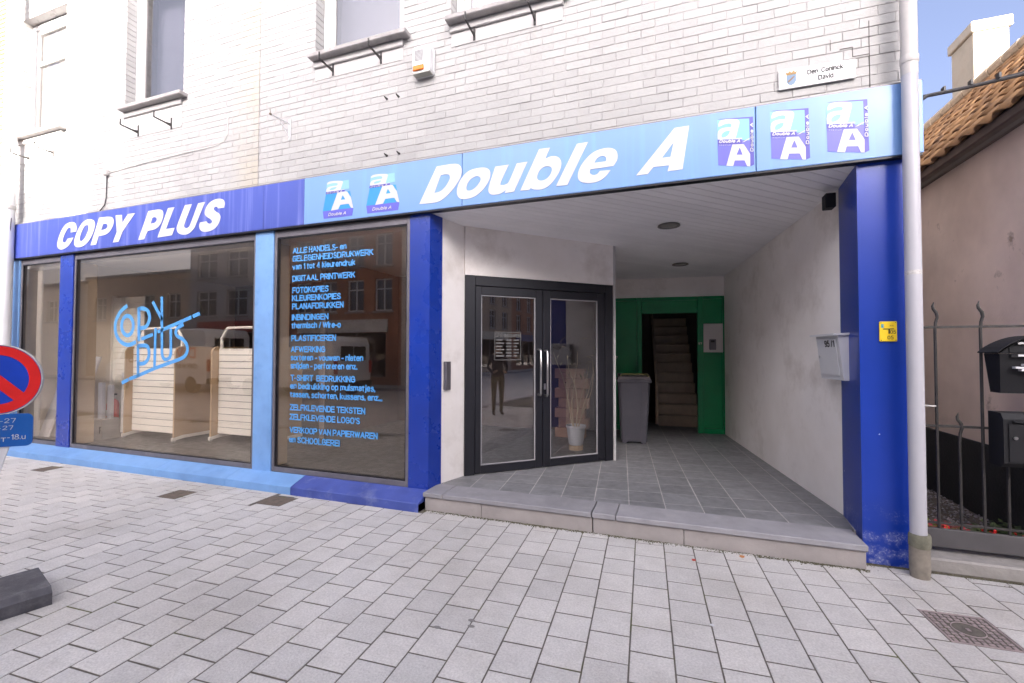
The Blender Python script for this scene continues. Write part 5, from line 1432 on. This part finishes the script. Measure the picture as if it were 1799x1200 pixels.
# letterboxes on the fence
def letterbox_curved():
    t = thing('fence_letterbox', 'black letterbox with a curved lid fixed to the fence', 'letterbox', (2.28, FY, 1.22))
    x0, x1 = 2.075, 2.47; yb = FY - .012
    # side profile narrows downward
    a = MB(); v = []
    for (z, yf, dx) in ((1.235, yb - .10, .03), (1.50, yb - .16, 0.0)):
        v += [(x0 + dx, yf, z), (x1 - dx, yf, z), (x1 - dx, yb, z), (x0 + dx, yb, z)]
    a.add(v, [(3, 2, 1, 0), (4, 5, 6, 7), (0, 1, 5, 4), (1, 2, 6, 5), (2, 3, 7, 6), (3, 0, 4, 7)])
    a.prism_y([(x0, 1.5005)] + [(x0 + (x1 - x0) * k / 12, 1.5005 + .10 * math.sin(math.pi * k / 12) ** .8) for k in range(1, 12)] + [(x1, 1.5005)], yb - .16, yb)
    a.build('case', BLACK_METAL, t)
    rf = MB(); n = 14; prev = None
    for k in range(n + 1):
        u = k / n; x = x0 - .035 + (x1 - x0 + .07) * u; z = 1.505 + .11 * math.sin(math.pi * u) ** .8
        cur = [(x, yb - .205, z), (x, yb, z), (x, yb, z + .007), (x, yb - .205, z + .007)]
        if prev: rf.add(prev + cur, [(0, 1, 5, 4), (3, 7, 6, 2), (0, 4, 7, 3), (1, 2, 6, 5)] + ([(0, 3, 2, 1)] if k == 1 else []) + ([(4, 5, 6, 7)] if k == n else []))
        prev = cur
    rf.build('lid', BLACK_METAL, t)
    MB().box(x0 + .05, x1 - .05, yb - .172, yb - .150, 1.475, 1.495, .003).build('flap_lip', BLACK_METAL, t)
    MB().box(x0 + .045, x1 - .045, yb - .166, yb - .158, 1.505, 1.55, .003).build('flap', BLACK_METAL, t)
    for (a0, z, w_) in ((.085, 1.563, .26), (.085, 1.482, .10), (.20, 1.482, .10), (.115, 1.42, .2), (.07, 1.402, .25), (.10, 1.386, .25)):
        MB().box(x0 + a0, x0 + a0 + w_, yb - .176, yb - .1725 + (.03 if z < 1.45 else 0) , z, z + .013).build('name_strip', PLASTIC_W, t)
    MB().lathe([(.012, -.006), (.012, .02)], x0 + .155, yb - .155, 12, 'y', 1.452).build('lock', STEEL, t)
letterbox_curved()
t = thing('fence_letterbox', 'black square letterbox with a white name label, lower one on the fence', 'letterbox', (2.3, FY, .73))
yb = FY - .012; x0, x1 = 2.09, 2.47
MB().prism_x([(yb, .745), (yb - .115, .745), (yb - .15, .775), (yb - .15, 1.065), (yb - .125, 1.105), (yb, 1.105)], x0, x1).build('case', BLACK_METAL, t)
MB().prism_x([(yb - .151, .785), (yb - .157, .785), (yb - .157, 1.035), (yb - .151, 1.035)], x0 + .025, x1 - .025).build('door', BLACK_METAL, t)
MB().box(x0 + .045, x1 - .045, yb - .170, yb - .152, 1.045, 1.058, .003).build('flap_lip', BLACK_METAL, t)
MB().box(x0 + .115, x1 - .06, yb - .160, yb - .1575, .955, 1.005).build('name_label', PLASTIC_W, t)
m = MB(); fit_text(m, 'DECOO', x0 + .125, x0 + .20, .984, .013, yb - .1602, 0.15, thick=.001); fit_text(m, 'Otten', x0 + .125, x0 + .20, .962, .013, yb - .1602, 0.15, thick=.001); m.build('name_text', INK, t)
MB().lathe([(.011, -.006), (.011, .012)], x0 + .055, yb - .160, 12, 'y', .945).build('lock', STEEL, t)

# overhead cable at the right corner
t = thing('overhead_cable', 'bundled black overhead cable leaving the corner of the sign', 'cable', (1.7, 3.93, 3.3))
MB().tube([(1.70, 3.93, 2.96), (1.705, 3.93, 3.10), (1.69, 3.93, 3.24), (1.70, 3.93, 3.30), (1.74, 3.93, 3.33), (1.90, 3.94, 3.345), (2.3, 3.97, 3.40), (3.5, 4.05, 3.62)], .013, 8).build('cable', CABLE, t, smooth=True)
MB().tube([(1.66, 3.93, 3.335), (1.72, 3.93, 3.335), (1.80, 3.935, 3.345), (2.0, 3.945, 3.362), (3.5, 4.06, 3.63)], .006, 6).build('stay_wire', CABLE, t)
cl = MB()
for f in (.2, .45, .7): cl.box(1.72 + f * .6 - .006, 1.72 + f * .6 + .006, 3.925, 3.965, 3.332 + f * .075, 3.366 + f * .075)
cl.build('ties', CABLE, t)

# ------------------------------------------------------------------ neighbour on the left
ln = thing('left_house', 'red brick house at the left edge of the photo', 'house', (-12, 4.5, 0))
MB().box(-16, -9.66, 3.945, 8, 0, 7.6).build('wall', pm('left_mortar', (.34, .30, .26), .9, .1, 10), ln)
RB = pm('left_red_brick', (.42, .16, .08), .8, .12, 9, .4, 60, rnd=('object', (.75, .72, .7), (1.15, 1.1, 1.1)))
lbm = MB().box(-.105, .105, 0, .03, .005, .066, .003).mesh('brick')
for r_ in range(100):
    z = 0.02 + r_ * .0725
    for c_ in range(3):
        link('brick', lbm, RB, ln, (-9.775 - c_ * .22 - (.11 if r_ % 2 else 0), 3.935, z))

# ------------------------------------------------------------------ pavement furniture
MH = frame_matrix((*p2w(1.520, 2.922), 0), PEX)
t = thing('manhole_cover', 'square cast iron manhole cover in the pavement at the lower right', 'manhole cover', (*p2w(1.67, 3.07), 0))
MB(MH).box(.004, .311, .004, .310, -.0095, -.005, .001).build('cover', CASTIRON_D, t)
fr = MB(MH)
for (x0, x1, y0, y1) in ((.002, .313, .002, .014), (.002, .313, .300, .312), (.002, .014, .014, .300), (.301, .313, .014, .300)):
    fr.box(x0, x1, y0, y1, -.009, .001, .002)
fr.build('frame', CASTIRON, t)
st = MB(MH); random.seed(3)
for i in range(9):
    for j in range(9):
        x, y = .03 + i * .031, .03 + j * .031
        if math.hypot(x - .155, y - .155) < .075 and not (abs(x - .155) < .03 and abs(y - .155) < .03):
            continue
        st.box(x - .012, x + .012, y - .0085, y + .0085, -.006, .0008, .0012) if (i + j) % 2 else st.box(x - .0085, x + .0085, y - .012, y + .012, -.006, .0008, .0012)
tag(st.build('tread_studs', CASTIRON, t), kind='stuff')
rg_ = MB(MH); rg_.tube([(.155 + .07 * math.cos(a * math.pi / 12), .155 + .07 * math.sin(a * math.pi / 12), -.002) for a in range(25)], .003, 6); rg_.build('ring', CASTIRON, t)
for (r_, lab) in zip(GRATES, ('brown utility cover by the wall behind the parking sign', 'brown utility cover in the pavement below the wide shop window', 'brown utility cover touching the blue sill below the light blue pilaster')):
    gm_ = frame_matrix((*p2w(r_[0], r_[2]), 0), PEX); w_, h_ = r_[1] - r_[0], r_[3] - r_[2]
    t = thing('utility_cover', lab, 'utility cover', (*p2w((r_[0] + r_[1]) / 2, (r_[2] + r_[3]) / 2), 0), 'utility covers along the shopfront')
    MB(gm_).box(.006, w_ - .006, .006, h_ - .006, -.009, -.004, .001).build('plate', RUST, t)
    q = MB(gm_)
    n = int(h_ / .028)
    for k in range(n):
        q.box(.015, w_ - .015, .015 + k * .028, .026 + k * .028, -.0045, -.0005, .001)
    q.build('ribs', RUST, t)

# moss and dirt along the foot of the step and kerb
ms = MB(); random.seed(21)
for i in range(4200):
    x = random.uniform(-2.2, 2.6)
    lim = facade_line(x) if x < 1.3 else 3.9
    y = lim - abs(random.gauss(0, .018 if x < 1.3 else .035))
    r_ = random.uniform(.006, .014)
    a = random.uniform(0, 6)
    z = -.004 if x < 1.3 else -.006
    ms.add([(x + r_ * math.cos(a), y + r_ * math.sin(a), z), (x + r_ * math.cos(a + 2.1), y + r_ * math.sin(a + 2.1), z), (x + r_ * math.cos(a + 4.2), y + r_ * math.sin(a + 4.2), z), (x, y, z + r_ * .5 + .003)], [(0, 1, 3), (1, 2, 3), (2, 0, 3)])
tag(ms.build('moss', MOSS), 'moss growing along the foot of the step', 'moss', kind='stuff')

# no-parking sign on a rubber foot
sg = thing('parking_sign', 'round red and blue no-parking sign with blue date plate on a rubber foot', 'road sign', (-3.72, 1.55, 0))
# sign faces along the street towards the camera
n2 = Vector((0.0 - (-3.60), 0.0 - 1.53)).normalized()
ang = math.atan2(n2.y, n2.x) + R(-26)
fx = Vector((math.cos(ang), math.sin(ang)))                 # facing direction
ex = Vector((-fx.y, fx.x))                                   # to the right as seen by a viewer
SGM = Matrix(((ex.x, -fx.x, 0, -3.685), (ex.y, -fx.y, 0, 1.467), (0, 0, 1, 0), (0, 0, 0, 1)))
Rr = 0.20; zc_ = 1.335
def disc(r0, r1, y0, y1, mat, name, par):
    m = MB(SGM); n = 48
    vs = []
    for r_, y in ((r0, y0), (r1, y0), (r1, y1), (r0, y1)):
        for k in range(n):
            vs.append((r_ * math.cos(2 * math.pi * k / n), y, zc_ + r_ * math.sin(2 * math.pi * k / n)))
    fs = []
    for a in range(4):
        b_i = (a + 1) % 4
        for k in range(n):
            fs.append((a * n + k, b_i * n + k, b_i * n + (k + 1) % n, a * n + (k + 1) % n))
    return m.add(vs, fs).build(name, mat, par)
dsc = disc(0.001, Rr, -.012, -.009, SIGN_BLUE, 'disc', sg)
disc(Rr * .72, Rr - .004, -.0155, -.0125, RED, 'red_rim', dsc)
m = MB(SGM); c45 = math.cos(R(45)); h_ = .030
L_ = Rr * .735
m.prism_y([(-L_ * c45 - h_ * c45, zc_ + L_ * c45 - h_ * c45), (L_ * c45 - h_ * c45, zc_ - L_ * c45 - h_ * c45), (L_ * c45 + h_ * c45, zc_ - L_ * c45 + h_ * c45), (-L_ * c45 + h_ * c45, zc_ + L_ * c45 + h_ * c45)], -.0157, -.0126)
m.build('red_bar', RED, dsc)
disc(Rr, Rr + .004, -.016, .004, ZINC, 'rim_edge', dsc)
def rrect(x0, x1, z0, z1, r_, n=6):
    out = []
    for cx, cz, a0 in ((x1 - r_, z1 - r_, 0), (x0 + r_, z1 - r_, 90), (x0 + r_, z0 + r_, 180), (x1 - r_, z0 + r_, 270)):
        for k in range(n + 1):
            a = R(a0 + 90 * k / n); out.append((cx + r_ * math.cos(a), cz + r_ * math.sin(a)))
    return out
pz0, pz1, px0, px1 = .945, 1.135, -.21, .165
MB(SGM).prism_y(rrect(px0, px1, pz0, pz1, .03)[::-1], -.014, -.008).build('date_plate', PLATE_BLUE, sg)
tx = MB(SGM)
for txt, a, b, z, c in (('VAN', -.19, -.10, 1.085, .022), ('12-12-27', -.09, .09, 1.083, .026), ('12-12-27', -.09, .08, 1.043, .024), ('TOT', -.03, .05, .975, .024), ('-18.u', .055, .135, .985, .030)):
    tx = MB(SGM); fit_text(tx, txt, a, b, z, c, -.0142, .14 if txt in ('VAN', 'TOT') else .09, thick=.0015); tx.build('date_text', P_WHITE, sg)

MB(SGM).box(-.24, -.16, 0.004, .045, .02, 1.50, .004).build('post', PLASTIC_W, sg)
# striped board below the plate
bd_ = MB(SGM); bd_.prism_y([(-.30, .45), (-.07, .45), (-.005, .70), (.06, .945), (-.30, .945)], -.006, .002); bo_ = bd_.build('board', PLASTIC_W, sg)
for z in (.56, .80):
    MB(SGM).prism_y([(-.29, z - .05), (-.10, z - .05), (-.04, z + .09), (-.20, z + .09)], -.0085, -.0062).build('black_stripe', INK, bo_)
FM = frame_matrix((-3.624, 1.53, 0), (0.28, 0.96))
ft = MB(FM)
ft.prism_x([(-.13, 0.0), (-.13, .07), (-.09, .098), (.30, .098), (.36, .07), (.36, 0.0), (.10, 0.0), (.10, .03), (.0, .03), (.0, .0)], -.30, .145)
fo = ft.build('rubber_foot', RUBBER, sg)

# ------------------------------------------------------------------ the other side of the street (seen in the glass)
def house(name, label, x0, x1, h, wall_mat, wins, shop_rect=None, shop_mat=None, y=-9.5, win_mat=None, roof=True, depth=6):
    t = thing(name, label, 'building', ((x0 + x1) / 2, y, 0), 'buildings across the street')
    holes = [w for w in wins]
    if shop_rect: holes = holes + [shop_rect]
    mb_ = MB(Matrix(((-1, 0, 0, 0), (0, -1, 0, y), (0, 0, 1, 0), (0, 0, 0, 1))))
    wall_holes(mb_, -x1, -x0, 0, h, [(-b, -a, c, d) for a, b, c, d in holes], 0, .3)
    mb_.build('wall', wall_mat, t)
    if name == 'brick_house':
        MB().box(x0 + .02, x1, y - depth, y - .5, 0, 7.4).build('core', DARKWOOD, t)
        MB().box(x0 + 1.6, x1, y - depth, y - .5, 7.401, h - .02).build('core', DARKWOOD, t)
    else:
        MB().box(x0 + .005, x1 - .005, y - depth, y - .5, 0, h - .02).build('core', DARKWOOD, t)
    for (a, b, c, d) in wins:
        f = MB(); g = .07
        for (p, q, r_, s_) in ((a, a + g, c, d), (b - g, b, c, d), (a + g, b - g, c, c + g), (a + g, b - g, d - g, d), ((a + b) / 2 - .035, (a + b) / 2 + .035, c + g, d - g), (a + g, (a + b) / 2 - .035, d - .5, d - .44), ((a + b) / 2 + .035, b - g, d - .5, d - .44)):
            f.box(p, q, y - .16, y - .10, r_, s_)
        w = f.build('window', win_mat or PLASTIC_W, t)
        MB().box(a + .03, b - .03, y - .14, y - .132, c + .03, d - .03).build('pane', GLASS_FAR, w)
        MB().box(a - .08, b + .08, y - .1, y + .08, c - .09, c - .002).build('sill', SILL_STONE, w)
        MB().box(a, b, y - .45, y - .44, c, d).build('blind', pm('far_blind', (.45, .42, .38), .9, .15, 4), w)
    if shop_rect:
        a, b, c, d = shop_rect
        f = MB()
        n = max(2, int((b - a) / 1.3))
        for k in range(n + 1):
            xx = a + (b - a) * k / n; f.box(xx - .04, xx + .04, y - .12, y - .02, c, d)
        f.build('shop_frame', ALU, t)
        MB().box(a, b, y - .09, y - .08, c, d).build('shop_glass', GLASS_FAR, t)
        MB().box(a - .1, b + .1, y, y + .08, d + .02, d + .62).build('shop_fascia', shop_mat, t)
    MB().box(x0 - .03, x1 + .03, y - .2, y + .14, h, h + .16).build('cornice', SILL_STONE, t)
    return t
FB1 = pm('far_red_brick', (.36, .17, .11), .85, .15, 5, .4, 40); FB2 = pm('far_brown_brick', (.52, .40, .30), .85, .15, 5, .4, 40); FB3 = pm('far_beige', (.66, .59, .50), .85, .08, 3); FB4 = pm('far_grey_cladding', (.40, .40, .42), .6, .08, 3)
def grid(x0, x1, n, z0s, w, hh):
    return [(x0 + (x1 - x0) * (k + .5) / n - w / 2, x0 + (x1 - x0) * (k + .5) / n + w / 2, z, z + hh) for z in z0s for k in range(n)]
# tall brick house with added shadow-step boxes at its side, lower houses to either side
T_ = house('brick_house', 'tall brown brick house across the street seen in the shop glass', -4.147, 5.9, 10.83, FB2,
           grid(-4.0, 2.0, 3, (3.7, 6.3, 8.7), 1.15, 1.65) + grid(2.2, 5.7, 1, (3.7, 6.3, 8.7), 1.9, 1.5), (-3.7, 0.4, .35, 2.5), pm('far_fascia_blue', (.05, .06, .30), .5))
MB().box(-4.43, -4.149, -10.2, -9.85, 0, 10.14).build('shadow_step_box', FB2, T_)  # added boxes, shaped to cast the stepped shadow edge on the shop wall
MB().box(-4.77, -4.432, -10.2, -9.85, 0, 9.09).build('shadow_step_box', FB2, T_)
tag(MB().box(-5.46, -4.15, -17, -12, 0, 8.09).build('alley_sun_block', FB1), 'added block closing the alley across the street to the low sun', 'building')  # unseen block added to stop sun coming through the alley
house('beige_house', 'low beige rendered house across the street seen in the shop glass', -11.4, -5.47, 7.68, FB3, grid(-11.2, -5.7, 2, (3.5, 5.7), 1.9, 1.3), (-10.9, -6.0, .35, 2.5), pm('far_fascia_grey', (.25, .24, .24), .5))
house('red_brick_house', 'red brick house far left across the street seen in the shop glass', -18.0, -11.4, 7.5, FB1, grid(-17.8, -11.6, 4, (3.4, 5.5), .95, 1.5), (-17.2, -12.2, .35, 2.4), pm('far_fascia_white', (.6, .58, .55), .5))
house('grey_house', 'grey clad house across the street seen in the shop glass', -25.0, -18.0, 7.6, FB4, grid(-24.8, -18.2, 3, (3.4, 5.5), 1.5, 1.4), (-24.2, -18.9, .35, 2.5), pm('far_fascia_red', (.40, .05, .04), .5))
house('brown_house', 'brown brick house farthest left across the street', -34.0, -25.0, 5.9, FB2, grid(-33.8, -25.2, 4, (3.4, ), 1.1, 1.4))
house('pale_house', 'pale rendered house at the left end of the row across the street', -46.0, -34.0, 5.7, FB3, grid(-45.8, -34.2, 5, (3.4, ), 1.1, 1.4))
house('dark_brick_house', 'dark red brick house across the street on the right', 5.9, 11.5, 8.15, FB1, grid(6.1, 11.3, 3, (3.5, 5.9), 1.1, 1.6), (6.3, 10.8, .35, 2.5), pm('far_fascia_green', (.05, .16, .09), .5))
house('cream_house', 'cream house at the right end of the row across the street', 11.5, 19, 5.6, FB3, grid(11.7, 18.8, 3, (3.4, ), 1.2, 1.4))
house('end_brick_house', 'brown brick house beyond the cream house across the street', 19.0, 28.0, 7.2, FB2, grid(19.2, 27.8, 4, (3.4, 5.3), 1.0, 1.45), (19.8, 27.2, .35, 2.5), pm('far_fascia_cream', (.6, .55, .45), .5))
house('end_red_house', 'red brick house farthest right across the street', 28.0, 40.0, 7.0, FB1, grid(28.3, 39.7, 5, (3.4, 5.2), 1.0, 1.4), (29.0, 39.0, .35, 2.5), pm('far_fascia_navy', (.04, .06, .2), .5))

# ------------------------------------------------------------------ vehicles parked behind the camera (seen in the glass)
CARW = pm('van_white_paint', (.72, .72, .72), .25, .03, 2, coat=.5); TYRE = pm('tyre_rubber', (.02, .02, .02), .85, .1, 20); TAIL = pm('tail_lamp', (.45, .02, .02), .25, .1)
def van(name, label, ox, oy, ang, L, H, texts, w=1.9):
    M = frame_matrix((ox, oy, -.10), (math.cos(ang), math.sin(ang)))      # local x: rear (0) to front (L)
    t = thing(name, label, 'van', (ox, oy, -.10), 'vans parked in the street')
    b = MB(M)
    prof = [(0.02, .42), (0.0, .75), (.06, H - .22), (.16, H - .04), (.35, H), (L - 1.55, H), (L - 1.35, H - .05), (L - .72, 1.32), (L - .12, 1.10), (L, .95), (L, .45), (L - .1, .36), (.1, .36)]
    n = len(prof)
    for s_, e in ((-w / 2, w / 2),):
        vs = []
        for yy, ins in ((s_, .10), (s_ + .10, 0), (e - .10, 0), (e, .10)):
            for x, z in prof:
                zz = z - (ins * .6 if z > H * .6 else 0)
                xx = x + (ins * .5 if x < L / 2 else -ins * .5)
                vs.append((xx, yy, zz))
        fs = [tuple(range(n)), tuple(range(3 * n, 4 * n))[::-1]]
        for k in range(3):
            for i in range(n):
                j = (i + 1) % n
                fs.append((k * n + i, (k + 1) * n + i, (k + 1) * n + j, k * n + j))
        b.add(vs, fs)
    body = b.build('body', CARW, t, smooth=True)
    for x in (.85, L - .95):
        for yy in (-w / 2 - .02, w / 2 - .2):
            wh = MB(M).lathe([(.20, 0), (.31, .01), (.33, .05), (.33, .17), (.31, .21), (.20, .22)], 0, 0, 24, 'z')
            m2 = MB(M); m2.add([(x + p[0], yy + p[2], .33 + p[1]) for p in MB().lathe([(.20, 0), (.31, .01), (.33, .05), (.33, .17), (.31, .21), (.20, .22)], 0, 0, 24, 'z').v], MB().lathe([(.20, 0), (.31, .01), (.33, .05), (.33, .17), (.31, .21), (.20, .22)], 0, 0, 24, 'z').f)
            m2.build('wheel', TYRE, t, smooth=True)
    for yy in (-.62, .04):
        MB(M).box(-.012, .06, yy, yy + .58, H - .85, H - .35, .02).build('rear_window', pm('van_glass', (.02, .025, .03), .08, .05), t)
    for yy in (-w / 2 + .02, w / 2 - .14):
        MB(M).box(-.03, .05, yy, yy + .12, .85, 1.30, .01).build('tail_light', TAIL, t)
    MB(M).box(-.07, .10, -w / 2 + .03, w / 2 - .03, .36, .58, .03).build('bumper', ALU_BLACK, t)
    for sgn in (-1, 1):
        MB(M).prism_y([(L - 2.05, 1.30), (L - .95, 1.30), (L - 1.42, H - .28), (L - 2.05, H - .28)], sgn * (w / 2 + .004) - .003, sgn * (w / 2 + .004) + .003).build('side_window', pm('van_glass', (.02, .025, .03), .08, .05), t)
    ws = MB(M); ws.add([(L - .70, -w / 2 + .15, 1.36), (L - .70, w / 2 - .15, 1.36), (L - 1.27, w / 2 - .2, H - .12), (L - 1.27, -w / 2 + .2, H - .12), (L - .66, -w / 2 + .15, 1.35), (L - .66, w / 2 - .15, 1.35), (L - 1.23, w / 2 - .2, H - .11), (L - 1.23, -w / 2 + .2, H - .11)], [(0, 1, 2, 3), (7, 6, 5, 4), (0, 4, 5, 1), (1, 5, 6, 2), (2, 6, 7, 3), (3, 7, 4, 0)]); ws.build('windscreen', pm('van_glass', (.02, .025, .03), .08, .05), t)
    for (txt, x0, x1, z, c, m, side) in texts:
        q = MB(M)
        if side == 'rear': fit_text(q, txt, 0, x1 - x0, 0, c, 0, .18, .002, fx=lambda x, y, zz: (.0 - .004 + y, -(x + x0), z + zz))
        else: fit_text(q, txt, 0, x1 - x0, 0, c, 0, .18, .002, fx=lambda x, y, zz: (x0 + x, -w / 2 - .004 + y, z + zz))
        q.build('lettering', m, t)
    return t
van('white_van', 'white van parked in the street, reflected in the right shop window', -10.5, -5.2, math.pi + .03, 4.9, 2.15, [])
van('roofing_van', 'long white van with lettering on its side, reflected in the wide shop window', -16.6, -5.3, math.pi, 6.0, 2.5,
    [('ATAB', 3.0, 4.5, 1.15, .34, INK, 'side'), ('atab.be', 3.2, 4.3, 1.72, .2, INK, 'side'), ('dakwerk', .5, 1.9, .95, .22, INK, 'side'), ('D V', .6, 1.7, 1.35, .42, RED, 'side')])

# ------------------------------------------------------------------ a person beyond the right edge, mirrored in the glass door
def person(label, ox, oy, face, h, top, legs, stance):
    c, s = math.cos(face), math.sin(face)
    def P(f, l, z): return (f * c - l * s, f * s + l * c, z * h / 1.76)     # forward, left, up
    J = [(P(0, 0, .95), .155, .12), (P(.01, 0, 1.10), .145, .11), (P(.0, 0, 1.28), .165, .12), (P(-.01, 0, 1.42), .12, .10), (P(.0, 0, 1.49), .058, .058), (P(.015, 0, 1.56), .075, .085), (P(.02, 0, 1.65), .082, .098), (P(.01, 0, 1.72), .06, .07)]
    E_ = [(i, i + 1) for i in range(7)]
    def chain(root, pts):
        k = root
        for p, r1, r2 in pts:
            J.append((p, r1, r2)); E_.append((k, len(J) - 1)); k = len(J) - 1
    for sg_ in (-1, 1):
        st_ = stance * sg_
        chain(0, [(P(.0, .09 * sg_, .88), .095, .10), (P(.02 + st_ * .5, .10 * sg_, .50), .062, .065), (P(-.02 + st_, .10 * sg_, .10), .042, .045), (P(.0 + st_, .10 * sg_, .045), .045, .042), (P(.13 + st_, .115 * sg_, .035), .038, .03)])
        chain(3, [(P(-.01, .17 * sg_, 1.40), .062, .062), (P(-.02, .23 * sg_, 1.13), .046, .046), (P(.16, .16 * sg_, 1.02), .036, .036), (P(.24, .10 * sg_, 1.06), .03, .02), (P(.30, .07 * sg_, 1.08), .018, .012)])
    me = bpy.data.meshes.new('person'); me.from_pydata([(p[0] + ox, p[1] + oy, p[2]) for p, _, _ in J], E_, [])
    ob = bpy.data.objects.new('person', me); COL.objects.link(ob)
    sk_ = ob.modifiers.new('skin', 'SKIN'); sk_.use_smooth_shade = True
    for i, (p, r1, r2) in enumerate(J):
        v = me.skin_vertices[0].data[i]; v.radius = (r1, r2); v.use_root = (i == 0)
    sb = ob.modifiers.new('sub', 'SUBSURF'); sb.levels = 2; sb.render_levels = 2
    dg = bpy.context.evaluated_depsgraph_get()
    m2 = bpy.data.meshes.new_from_object(ob.evaluated_get(dg))
    bpy.data.objects.remove(ob, do_unlink=True)
    m2.materials.clear()
    skin = pm('skin_tone', (.45, .28, .20), .6, .08, 8); hair = pm('dark_hair', (.03, .022, .018), .7, .2, 30); shoe = pm('dark_shoe', (.02, .02, .02), .5, .1)
    for mt in (top, legs, skin, hair, shoe): m2.materials.append(mt)
    k = h / 1.76
    for p in m2.polygons:
        z = p.center.z / k; f = (p.center.x - ox) * c + (p.center.y - oy) * s
        p.use_smooth = True
        p.material_index = 4 if z < .09 else 1 if z < .93 else 0 if z < 1.46 else 3 if (z > 1.68 or (z > 1.54 and f < -.01)) else 2
        if .93 < z < 1.12 and f > .20: p.material_index = 2
    o = bpy.data.objects.new('person', m2); COL.objects.link(o); OFF[o.name] = Vector((0, 0, 0))
    hx = pm('face_dark', (.02, .015, .015), .5)
    fm = MB()
    for sg_ in (-1, 1):
        e0 = P(.105, .032 * sg_, 1.645); fm.lathe([(.002, -.008), (.008, -.004), (.009, 0), (.008, .004), (.002, .008)], e0[0] + ox, e0[1] + oy, 8, 'z', e0[2])
    m0 = P(.10, 0, 1.585); fm.lathe([(.002, -.004), (.02, 0), (.002, .004)], m0[0] + ox, m0[1] + oy, 10, 'z', m0[2])
    fo_ = fm.build('face', hx, o)
    nz = P(.112, 0, 1.615); MB().lathe([(.002, -.02), (.014, -.012), (.008, .02)], nz[0] + ox, nz[1] + oy, 8, 'z', nz[2]).build('nose', skin, o)
    return tag(o, label, 'person')
person('person in dark jacket and khaki trousers, mirrored in the glass door', 3.35, 2.0, R(140), 1.76, pm('dark_jacket', (.035, .035, .045), .8, .1), pm('khaki_trousers', (.16, .13, .075), .8, .1), .03)

# ------------------------------------------------------------------ litter on the paving
def litter(name, u, m, lab, r_, cat):
    x, y = u; q = MB(); a = random.uniform(0, 6)
    q.prism([(x + r_ * random.uniform(.7, 1.2) * math.cos(a + k * 1.05), y + r_ * random.uniform(.6, 1.1) * math.sin(a + k * 1.05)) for k in range(6)], .002, .006)
    q.solo(name, m, lab, cat)
OR_ = pm('orange_leaf', (.45, .18, .05), .7, .2, 40); RD_ = pm('red_leaf_dry', (.45, .05, .03), .7, .2, 40)
litter('fallen_leaf', (.16, 3.52), RD_, 'small red leaf lying on the pavers in front of the step', .016, 'leaf')
litter('fallen_leaf', (.50, 3.70), OR_, 'orange leaf lying against the foot of the step', .022, 'leaf')
litter('bottle_cap', (.215, 2.72), PLASTIC_W, 'small white disc lying on the pavers', .011, 'litter')
for i, (x, y) in enumerate(((-1.05, 2.32), (-1.03, 2.27), (-1.2, 2.2))):
    q = MB(); q.prism([(x + .022 * math.cos(k * .785), y + .013 * math.sin(k * .785)) for k in range(8)], .0012, .0022)
    q.solo('gum_spot', pm('gum', (.20, .19, .18), .9), ('upper', 'lower', 'single')[i] + ' dark chewing gum spot on the pavers near the bottom centre', 'gum spot', 'gum spots on the pavers')
